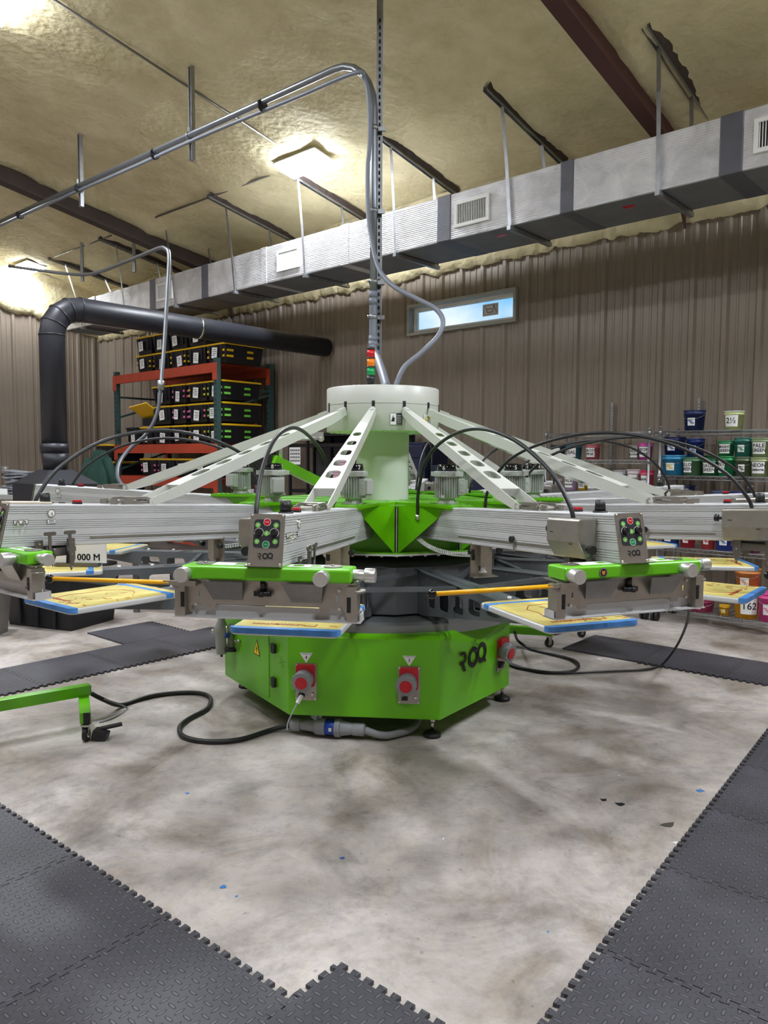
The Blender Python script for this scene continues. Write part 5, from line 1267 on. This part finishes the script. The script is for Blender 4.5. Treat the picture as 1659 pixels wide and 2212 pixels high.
def shirts(s_, n_, z, n, w_, d_, m_, lab, grp, hh=.022):
    for q in range(n):
        rg = random.Random(int(s_*100)+q); mb = MB(); P = rrect(w_*rg.uniform(.92, 1.02), d_, .05, 4)
        vs = []; 
        for zz, sc in ((0, .93), (hh*.3, 1), (hh*.75, 1), (hh, .93)): vs += [(x*sc, y*sc, zz+.003*sin(x*30+q)) for x, y in P]
        k = len(P); mb.add(vs, [(j*k+i, j*k+(i+1) % k, (j+1)*k+(i+1) % k, (j+1)*k+i) for j in range(3) for i in range(k)]+[tuple(range(k))[::-1], tuple(range(3*k, 4*k))], True)
        o = mb.build('folded_shirt', m_); o.location = SN(s_+rg.uniform(-.012, .012), n_, z+q*(hh+.001)); o.rotation_euler = (0, 0, ORI+rg.uniform(-.05, .05)); tag(o, lab+', '+ordn(q), 'shirt', grp)
shirts(7.02, 7.05, 1.081, 13, .34, .28, 'cloth_pink', 'folded pink shirt in the tall pile on the black shelf', 'pink shirts on the black shelf', .032)
shirts(8.48, 6.9, .94, 9, .22, .30, 'cloth_lilac', 'folded lilac shirt in the pile left of the motors', 'lilac shirts in a pile', .030)
mb = MB(); sbox(mb, 8.1, 8.86, 6.6, 7.2, .86, .94)
for a in (8.15, 8.81):
    for b in (6.65, 7.15): sbox(mb, a-.02, a+.02, b-.02, b+.02, 0, .86)
tag(mb.build('side_table', 'black_plastic'), 'dark table carrying the lilac shirt pile', 'table')
mb = MB(); sbox(mb, 8.64, 8.78, 6.65, 6.8, .941, 1.06); tag(mb.build('small_box', 'vinyl', bevel=.004), 'small white box beside the lilac shirts', 'box')
# green flash arm standing behind the carousel
fa = thing('flash_dryer_arm', Vector((-.42, 6.6, 0)), 'bright green square arm of a flash dryer standing behind the carousel', 'flash dryer')
mb = MB(); A_ = AY(590, 993, 6.5); B_ = AY(720, 1058, 6.9); mb.bar(A_, Vector((B_.x, B_.y, B_.z)), .075, .085); wb(mb, 'arm', 'green_enamel', fa, bevel=.004)
mb = MB(); mb.box((B_.x, B_.y, B_.z/2), (.09, .09, B_.z)); wb(mb, 'post', 'green_enamel', fa, bevel=.004)
mb = MB(); mb.box((B_.x, B_.y, .05), (.7, .08, .07)).box((B_.x, B_.y, .05), (.08, .7, .07)); wb(mb, 'foot', 'green_enamel', fa)
mb = MB(); a = A_+(B_-A_)*.12; mb.cyl(a+Vector((0, 0, .03)), a+Vector((0, 0, .22)), .016).cyl(a+Vector((0, 0, .21)), a+Vector((.34, .1, .22)), .016).sphere(a+Vector((.34, .1, .22)), .03, 10).box(a+Vector((.30, .1, .25)), (.12, .05, .05)); wb(mb, 'bracket', 'aluminium_knob', fa)
mb = MB(); a = A_+Vector((-.12, .1, -.05)); mb.box(a, (.22, .2, .34)); wb(mb, 'control_box', 'black_plastic', fa, bevel=.01)
# big dark cabinet and bits right of the column
mb = MB(); sbox(mb, 5.60, 6.10, 6.9, 7.35, 0, 1.70); sbox(mb, 5.62, 5.98, 6.88, 6.9, 1.52, 1.66); o = mb.build('tall_cart', 'navy', bevel=.01); tag(o, 'tall dark navy cart against the wall right of the column', 'cart')
mb = MB(); sbox(mb, 4.45, 5.55, 6.95, 7.4, 0, 1.43); o = mb.build('low_cabinet', 'navy', bevel=.01); tag(o, 'long low dark cabinet behind the motors', 'cabinet')
mb = MB(); p_ = SN(5.02, 7.1, 1.432); mb.lathe([(0, .02), (.09, .02), (.10, .05), (.06, .07), (0, .075)], seg=24).lathe([(0, .075), (.05, .078), (.07, .10), (0, .11)], (.05, 0, 0), 20).cyl((0, 0, 0), (0, 0, .03), .05); o = mb.build('metal_lamp_head', 'chrome'); o.location = p_; tag(o, 'round chrome and black fitting lying on the low cabinet', 'fitting')
mb = MB(); p_ = SN(4.95, 6.75, 0); mb.cyl((0, 0, 0), (0, 0, 1.20), .10, seg=28); o = mb.build('paper_roll', 'wood_light'); o.location = p_; tag(o, 'pale upright paper roll seen right of the motor numbered 6', 'paper roll')
# left side clutter
tb_ = thing('work_table', Vector((-4.55, 9.2, 0)), 'grey work table at the far left behind the arms', 'table')
mb = MB(); mb.box((-4.55, 9.2, 1.03), (1.1, .7, .05)); wb(mb, 'tabletop', 'trash_grey', tb_)
for x in (-.5, .5):
    for y in (-.3, .3): mb = MB(); mb.box((-4.55+x, 9.2+y, .50), (.05, .05, 1.0)); wb(mb, 'leg', 'steel_dark', tb_)
for q in range(9):
    rg = random.Random(q+40); mb = MB(); P = rrect(.34*rg.uniform(.85, 1.05), .3, .08, 4); k = len(P); vs = []
    for zz, sc in ((0, .9), (.008, 1), (.022, 1), (.028, .86)): vs += [(x*sc, y*sc, zz+.012*sin(x*14+q*2)) for x, y in P]
    mb.add(vs, [(j*k+i, j*k+(i+1) % k, (j+1)*k+(i+1) % k, (j+1)*k+i) for j in range(3) for i in range(k)]+[tuple(range(k))[::-1], tuple(range(3*k, 4*k))], True)
    o = mb.build('folded_shirt', 'cloth_grey'); o.location = (-4.36+rg.uniform(-.02, .02), 9.1, 1.067+q*.030); o.rotation_euler = (0, 0, rg.uniform(-.3, .3)); tag(o, 'grey shirt in the heap on the far left table, '+ordn(q), 'shirt', 'grey shirts on the far left table')
mb = MB(); mb.box((0, 0, .05), (.10, .08, .10)); mb.box((.12, 0, .035), (.10, .08, .07)); 
o = mb.build('small_carton', 'paper', bevel=.002); o.location = (-4.62, 9.0, 1.056); tag(o, 'small white and blue carton at the table front', 'carton')
wo = ats_ = None
mb = MB(); p_ = DV*(SL-.03)+NV*5.61+Vector((0, 0, 1.27)); R = Matrix((NV, DV, Vector((0, 0, 1)))).transposed()
mb.use('outlet').box((0, 0, 0), (.12, .05, .13), R).use('paper')
for z in (-.03, .03): mb.cyl(Vector((0, 0, z))-DV*.025, Vector((0, 0, z))-DV*.03, .02, seg=14)
o = mb.build('wall_outlet', None); o.location = p_; tag(o, 'grey double outlet box on the left wall', 'outlet')
# jacket hanging left of the rack
mb = MB(); jc = AY(216, 1035, 10.6); vs = []; kk = 26
for j in range(12):
    f = j/11; w_ = .07+.15*min(1, f*2.2)+.05*f
    for i_ in range(kk): a_ = 2*pi*i_/kk; w2 = w_*(1+.14*sin(a_*5+f*2)+.06*sin(a_*9)); vs.append((jc.x+w2*cos(a_), jc.y+.55*w2*sin(a_), 1.60-f*.80))
mb.add(vs, [(j*kk+i_, j*kk+(i_+1) % kk, (j+1)*kk+(i_+1) % kk, (j+1)*kk+i_) for j in range(11) for i_ in range(kk)]+[tuple(range(kk)), tuple(range(11*kk, 12*kk))], True)
for s_ in (-1, 1): mb.tube([(jc.x+s_*.12, jc.y-.05, 1.48), (jc.x+s_*.2, jc.y-.08, 1.25), (jc.x+s_*.2, jc.y-.05, 1.0)], .06, 10)
jk = thing('jacket', (jc.x, jc.y, .8), 'dark green jacket hanging left of the rack', 'jacket'); wb(mb, 'cloth', 'cloth_green', jk)
mb = MB(); mb.cyl((jc.x, jc.y+.02, 0), (jc.x, jc.y+.02, 1.62), .02).cyl((jc.x, jc.y+.02, 0), (jc.x, jc.y+.02, .03), .2); wb(mb, 'stand', 'black_plastic', jk)
mb = MB(); sbox(mb, 12.45, 12.55, 6.9, 7.0, 0, 1.62); tag(mb.build('timber_post', 'wood_light'), 'pale timber standing against the wall left of the rack', 'timber')
# tan dryer belt beyond
bl = thing('conveyor_belt', Vector((-1.7, 7.4, 0)), 'tan conveyor belt seen between the left arms', 'conveyor')
mb = MB(); c0, c1 = AY(350, 1180, 7.6), AY(440, 1180, 7.3); z_ = .86
mb.box((-1.95, 7.45, z_), (1.3, .7, .05), Matrix.Rotation(-.3, 3, 'Z')); wb(mb, 'belt', 'cardboard', bl, bevel=.02)
for x in (-2.4, -1.5):
    for y in (7.3, 7.6): mb = MB(); mb.box((x, y, .42), (.05, .05, .84)); wb(mb, 'leg', 'steel_dark', bl)
# trash can and black bin on the floor at left
tc_ = thing('trash_can', Vector((-3.38, 6.36, 0)), 'grey plastic trash can cut by the left frame edge', 'trash can')
mb = MB(); P0_ = rrect(.36, .36, .08, 5); k = len(P0_); vs = []
for z, sc in ((0, .80), (.36, .98), (.36, 1.0), (.40, 1.02), (.40, 1.12), (.435, 1.14), (.435, 1.06), (.03, .76)): vs += [(x*sc, y*sc, z) for x, y in P0_]
mb.add(vs, [(j*k+i, j*k+(i+1) % k, (j+1)*k+(i+1) % k, (j+1)*k+i) for j in range(7) for i in range(k)]+[tuple(range(k))[::-1], tuple(range(7*k, 8*k))], True)
ob = mb.build('bin_body', 'trash_grey', tc_)
mb = MB(); mb.tube([(x*1.13, y*1.13, .42) for x, y in P0_]+[(P0_[0][0]*1.13, P0_[0][1]*1.13, .42)], .014, 8); mb.build('rim', 'trash_grey', tc_)
fb = thing('floor_bin', Vector((-2.93, 6.84, 0)), 'big black plastic bin on the floor below the left platen', 'bin', rad(-22))
mb = MB(); mb.add([(-.36, -.26, 0), (.36, -.26, 0), (.36, .26, 0), (-.36, .26, 0), (-.40, -.30, .44), (.40, -.30, .44), (.40, .30, .44), (-.40, .30, .44), (-.38, -.28, .44), (.38, -.28, .44), (.38, .28, .44), (-.38, .28, .44), (-.35, -.25, .03), (.35, -.25, .03), (.35, .25, .03), (-.35, .25, .03)],
    [(3, 2, 1, 0)]+[(j*4+i, j*4+(i+1) % 4, j*4+4+(i+1) % 4, j*4+4+i) for j in range(3) for i in range(4)]+[(12, 13, 14, 15)])
for x in (-.2, 0, .2): mb.box((x, -.285, .22), (.03, .02, .40))
mb.build('bin_body', 'tote', fb, bevel=.006)
mb = MB(); kk = 16; vs = []
for i_ in range(kk):
    for j in range(kk):
        x, y = -.42+.84*i_/(kk-1), -.32+.5*j/(kk-1); vs.append((x, y, .455+.035*noise.noise(Vector((x*6, y*6, 2)))-.18*max(0, (-y-.28)*8)*0+ (-.25 if x < -.40 else 0)))
mb.add(vs, [(i_*kk+j, (i_+1)*kk+j, (i_+1)*kk+j+1, i_*kk+j+1) for i_ in range(kk-1) for j in range(kk-1)], True); o = mb.build('rag', 'cloth_dark'); o.location = fb.location; o.rotation_euler = (0, 0, rad(-22)); tag(o, 'grey rag draped over the black floor bin', 'rag')

# ================================================================== floor mats
TS = .60; NT = 12; TH = .012
def edge(a, b, teeth, sgn=1):
    a, b = Vector(a), Vector(b); d = b-a; L = d.length; d.normalize(); nn2 = Vector((d.y, -d.x))*sgn
    if not teeth: return [a]
    out = [a]; p = L/NT; hgt = .011
    for q in range(NT):
        c = q*p
        out += [a+d*(c+p*.30)-nn2*hgt*.5*0, a+d*(c+p*.22)+nn2*hgt*2, a+d*(c+p*.78)+nn2*hgt*2, a+d*(c+p*.70)]
    return out
MAT_DEFS = []
def floor_mat(org, ax, row, colm, teeth, lab):
    """org = corner on the floor, ax = edge direction; tile spans +ax and +inward."""
    ax = Vector((ax[0], ax[1])).normalized(); iy = Vector((-ax.y, ax.x)) if floor_mat.side > 0 else Vector((ax.y, -ax.x))
    g = .004
    c = Vector((org[0], org[1]))+ax*(colm*TS)+iy*(row*TS)
    r = bpy.data.objects
    s2 = TS-g
    L = [(0, 0), (s2, 0), (s2, s2), (0, s2)]
    # teeth stick out on sides 0 and 1 and cut in on sides 2 and 3
    pts = []
    for i_ in range(4):
        tt_ = teeth[i_]; e = edge(L[i_], L[(i_+1) % 4], tt_, 1 if i_ in (0, 1) else -1)
        pts += [tuple(q) for q in e]
    mb = MB(); k = len(pts); holed(mb, pts, [], 0, TH)
    o = mb.build('floor_mat', 'foam_mat'); 
    if floor_mat.side < 0:
        M = Matrix(((iy.x, ax.x, 0, c.x), (iy.y, ax.y, 0, c.y), (0, 0, 1, 0.0005), (0, 0, 0, 1)))
        o.data.transform(Matrix(((0, 1, 0, 0), (1, 0, 0, 0), (0, 0, 1, 0), (0, 0, 0, 1)))); 
        bm = bmesh.new(); bm.from_mesh(o.data); bmesh.ops.recalc_face_normals(bm, faces=bm.faces); bm.to_mesh(o.data); bm.free()
    else: M = Matrix(((ax.x, iy.x, 0, c.x), (ax.y, iy.y, 0, c.y), (0, 0, 1, .0005), (0, 0, 0, 1)))
    o.matrix_world = M; tag(o, lab, 'floor mat', 'interlocking floor mats'); return o
uL = (-.769, .640)
# foreground left: runs from C0 up-left, tiles extend towards the camera side
floor_mat.side = 1
C0 = Vector((-.232, 1.973))
for row in range(2):
    for cm in range(-0, 5):
        if row == 1 and cm > 3: continue
        lab = 'black diamond tread floor mat, front left strip, %s row, %s' % (('edge', 'outer')[row], ('nearest the camera', 'second from the camera', 'third from the camera', 'fourth from the camera', 'farthest')[cm])
        floor_mat(C0, uL, row, cm, (1, 1, 1, 1), lab)
A1 = Vector((-.142, 2.14))
floor_mat.side = -1
floor_mat(A1, (.769, -.640), 0, 0, (1, 0, 1, 1), 'black floor mat at the bottom centre with one plain edge').location.z = .002
# right: runs from the bottom to the right edge
floor_mat.side = -1
uR = Vector((.613, .790)).normalized(); O1 = Vector((.667, 2.203))
for row in range(2):
    for cm in range(-2, 5):
        if row == 1 and cm < -1: continue
        lab = 'black diamond tread floor mat, right strip, %s row, tile %s' % (('edge', 'outer')[row], ('below the frame', 'lowest in view', 'second up', 'third up', 'fourth up', 'fifth up', 'sixth up')[cm+2])
        floor_mat(O1, uR, row, cm, (1, 1, 1, 1), lab)
# far left strip (its toothed edge faces the camera)
floor_mat.side = 1
F0 = Vector((-3.02, 3.96)); ud = Vector((.651, .759)).normalized()
for cm in range(0, 5): floor_mat(F0, ud, 0, cm, (1, 0 if cm == 4 else 1, 0, 1), 'black floor mat in the strip behind the green trolley, %s' % ('at the left frame edge', 'second from the left', 'third from the left', 'fourth, near the plain corner', 'last, beside the air regulator')[cm])
floor_mat(F0, ud, 1, 3.6, (0, 1, 0, 0), 'black floor mat with plain edge, rear one left of the base')
# far right strip
floor_mat.side = 1
F1 = Vector((1.421, 5.929)); ue = Vector((.770, -.637)).normalized()
for cm in range(0, 4): floor_mat(F1, ue, 0, cm, (0 if cm == 0 else 1, 1, 0, 0 if cm == 0 else 1), 'dark floor mat in the back right strip, %s' % ('plain left end', 'second from left', 'third, at the frame edge', 'outside the frame')[cm])

# ================================================================== cables, plug, green trolleys
def cable(name, pts, r_, m_, lab, cat='cable', n=6):
    P = smoothpts(pts, n); c = P[0]; mb = MB(); mb.tube([q-c for q in P], r_, 10); o = mb.build(name, m_); o.location = c; return tag(o, lab, cat)
g = lambda x, y, z=.014: G(x, y, z)
cable('power_cable', [g(196, 1497, .14), g(225, 1512, .09), g(262, 1523), g(320, 1505), g(380, 1497), g(430, 1497), g(454, 1508), g(448, 1530), g(405, 1555), g(388, 1572), g(398, 1592), g(450, 1602), g(520, 1597), g(585, 1577), g(628, 1566, .04)], .0135, 'black_rubber', 'thick black cable snaking from the green trolley to the grey plug')
cable('signal_cable', [g(225, 1510, .10), g(275, 1530, .006), g(245, 1550, .006), g(215, 1560, .006)], .005, 'connector_grey', 'thin grey cable dropping from the trolley end')
cable('hanging_cable', [g(1490, 1300, .75), g(1484, 1345, .5), g(1462, 1395, .2), g(1430, 1435, .02), g(1395, 1446), g(1320, 1450), g(1230, 1454), g(1170, 1450), g(1120, 1442), g(1098, 1434)], .008, 'black_rubber', 'thin black cable hanging at right and running back to the base')
cable('looped_cable', [g(1112, 1365, .25), g(1120, 1385, .06), g(1150, 1403), g(1200, 1415), g(1240, 1427), g(1250, 1440), g(1235, 1450), g(1190, 1453), g(1140, 1446), g(1100, 1433)], .011, 'black_rubber', 'thick black cable looping on the floor right of the base')
# big grey and blue power coupler
pa, pb = Vector((-.53, 3.84, .055)), Vector((-.085, 3.755, .055)); ax = (pb-pa).normalized(); LL = (pb-pa).length
pa, pb = G(628, 1563, .055), G(789, 1577, .055); ax = (pb-pa).normalized(); LL = (pb-pa).length
pl = thing('power_coupler', (pa+pb)/2-Vector((0, 0, .05)), 'grey and blue industrial power coupler lying in front of the base', 'power connector')
def seg(name, m_, lst):
    mb = MB()
    for f0, f1, ra, rb in lst: mb.cyl(pa+ax*LL*f0, pa+ax*LL*f1, ra, rb, 20)
    wb(mb, name, m_, pl, bevel=.001)
seg('cable_gland', 'connector_grey', [(0, .03, .026, .034), (.03, .14, .036, .034)]); seg('plug_body', 'connector_grey', [(.14, .33, .028, .034), (.33, .36, .04, .045), (.36, .48, .047, .047)])
seg('blue_sleeve', 'blue_connector', [(.47, .62, .042, .042)]); seg('socket_body', 'connector_grey', [(.61, .68, .050, .050), (.68, .86, .044, .028)]); seg('cable_gland', 'connector_grey', [(.84, .98, .034, .034), (.98, 1.0, .034, .026)])
mb = MB(); c_ = pa+ax*LL*.40; mb.cyl(c_+Vector((0, 0, .055)), c_+Vector((-.03, .02, .068)), .034, seg=18).bar(c_+Vector((0, 0, .03)), c_+Vector((0, 0, .07)), .02, .02); wb(mb, 'flip_cap', 'connector_grey', pl)
mb = MB(); c_ = pa+ax*LL*.54+Vector((0.003, -.042, .0)); mb.box(c_, (.022, .004, .018)); wb(mb, 'type_plate', 'paper', pl)
cable('supply_hose', [pb, pb+ax*.08-Vector((0, 0, .02)), G(850, 1586, .03), G(895, 1570, .03), Vector((.22, 4.35, .03))], .02, 'connector_grey', 'grey hose leading from the coupler under the base')
cable('data_lead', [Vector((-.452, 3.925, .215)), Vector((-.475, 3.905, .17)), Vector((-.497, 3.89, .12)), Vector((-.50, 3.87, .085))], .004, 'connector_grey', 'thin grey data lead between left socket and coupler')
mb = MB(); mb.bar((-.430, 3.945, .250), (-.452, 3.925, .212), .018, .018); o = mb.build('data_plug', 'vinyl', bevel=.003); tag(o, 'pale grey data plug pushed into the left socket plate', 'plug')
# trolley at left
def caster(mb_root, p_, par, yaw=0):
    mb = MB(); R = Matrix.Rotation(yaw, 3, 'Z'); a = R @ Vector((0, .011, 0)); mb.cyl(p_+a+Vector((0, 0, .036)), p_-a+Vector((0, 0, .036)), .036, seg=22); w_ = wb(mb, 'wheel', 'black_rubber', par)
    mb = MB(); mb.cyl(p_+a*1.1+Vector((0, 0, .036)), p_-a*1.1+Vector((0, 0, .036)), .018, seg=16)
    for s_ in (-1, 1): mb.box(p_+a*1.6*s_+Vector((0, 0, .06)), (.03, .003, .06), R)
    mb.box(p_+Vector((0, 0, .088)), (.045, .045, .006), R); wb(mb, 'fork', 'chrome', par)
wp = G(187, 1600, 0)
tr = thing('flash_trolley', (wp.x, wp.y, 0), 'bright green trolley foot on a caster at the left frame edge', 'trolley')
caster(None, wp, tr, pi/2)
mb = MB(); top_ = wp+Vector((.0, 0, .125)); bk = G(172, 1486, .17); mb.bar(wp+Vector((-.0, -.01, .125)), Vector((bk.x, bk.y+.05, .125)), .055, .06); wb(mb, 'foot_beam', 'green_bar', tr, bevel=.003)
mb = MB(); mb.box(wp+Vector((0, -.012, .125)), (.053, .004, .058)); wb(mb, 'end_cap', 'black_plastic', tr)
cb2 = G(193, 1494, .17); lf = G(0, 1528, .17); d_ = (Vector((lf.x, lf.y, .185))-Vector((cb2.x, cb2.y, .185))).normalized()
mb = MB(); c_ = Vector((cb2.x, cb2.y, .185)); mb.bar(c_, c_+d_*1.3, .06, .06); wb(mb, 'cross_beam', 'green_bar', tr, bevel=.003)
mb = MB(); mb.bar(c_-d_*.003, c_+d_*.002, .053, .053); wb(mb, 'end_cap', 'black_plastic', tr)
mb = MB(); a = wp+Vector((.03, .015, .0)); mb.box(a+Vector((.04, .0, .028)), (.075, .06, .045), Matrix.Rotation(.3, 3, 'Y'))
mb.bar((a.x+.02, a.y+.02, .05), (a.x+.13, a.y+.07, .062), .035, .012); wb(mb, 'brake_pedal', 'black_plastic', tr)
# second trolley, mostly hidden behind the right platen
wp2 = G(1186, 1398, 0); t2 = thing('flash_trolley', (wp2.x, wp2.y, 0), 'green trolley on a caster under the front right platen', 'trolley')
caster(None, wp2, t2, rad(20)); p_ = wp2+Vector((.35, .35, 0)); caster(None, p_, t2, rad(20))
mb = MB(); a = Vector((wp2.x+.02, wp2.y-.02, .13)); mb.bar(a, a+Vector((-.9, .22, .0)), .06, .06); wb(mb, 'cross_beam', 'green_bar', t2, bevel=.003)
mb = MB(); mb.bar(a+Vector((.005, -.0, 0)), a+Vector((.36, .37, 0)), .05, .055); wb(mb, 'foot_beam', 'black_plastic', t2, bevel=.003)
# ---- small litter on the floor
rg = random.Random(11)
def scrap(x, y, m_, lab, n_=5, sz=.02, grp=None, cat='scrap'):
    p_ = G(x, y, .0012); mb = MB(); pts = []
    for q in range(n_+3): a_ = 2*pi*q/(n_+3); r_ = sz*rg.uniform(.35, 1.0); pts.append((r_*cos(a_), r_*sin(a_)*.8))
    mb.prism(pts, 0, .0008); o = mb.build('scrap', m_); o.location = p_; return tag(o, lab, cat, grp)
scrap(482, 1916, 'blue_tape', 'blue tape scrap on the floor at lower left, larger one', sz=.018); scrap(511, 1936, 'blue_tape', 'small blue tape scrap right below the larger one at lower left', sz=.009)
scrap(1511, 1709, 'blue_tape', 'blue tape scrap near the right mat edge', sz=.026); scrap(1184, 2012, 'blue_tape', 'tiny blue tape scrap at lower right', sz=.007)
scrap(740, 1853, 'sticker_blue', 'dull blue paint fleck at the floor centre', sz=.012); scrap(405, 1713, 'blue_tape', 'faded blue smear on the floor left of centre', sz=.016)
scrap(1458, 1820, 'paper', 'white paper scrap by the right mat edge', sz=.014); scrap(957, 1812, 'paper', 'white flake at the floor centre right', sz=.008); scrap(1337, 1675, 'paper', 'pale flake near the dark marks', sz=.010)
scrap(1304, 1728, 'ink_black', 'dark oval mark on the floor, left one of two', sz=.026, cat='stain'); scrap(1338, 1737, 'ink_black', 'dark oval mark on the floor, right one of two', sz=.026, cat='stain'); scrap(1445, 1782, 'steel_dark', 'grey patch stain near the right mats', sz=.045, cat='stain')
scrap(1295, 1423, 'paper', 'white paper bit in front of the back right mats', sz=.03); scrap(285, 1530, 'paper', 'white flake beside the black cable at left', sz=.014)

# cream card lying on the left head
a_ = rad(PH-90-30); p_ = AX+Vector((2.29*cos(a_), 2.29*sin(a_), bt(2.29)+.001))
mb = MB(); mb.box((0, 0, .004), (.17, .075, .008), Matrix.Rotation(-math.atan(BS), 3, 'Y')); o = mb.build('card_strip', 'card_cream'); o.location = p_+Vector((0, 0, .001)); o.rotation_euler = (0, 0, a_); tag(o, 'cream card strip lying on top of the left print head', 'card')
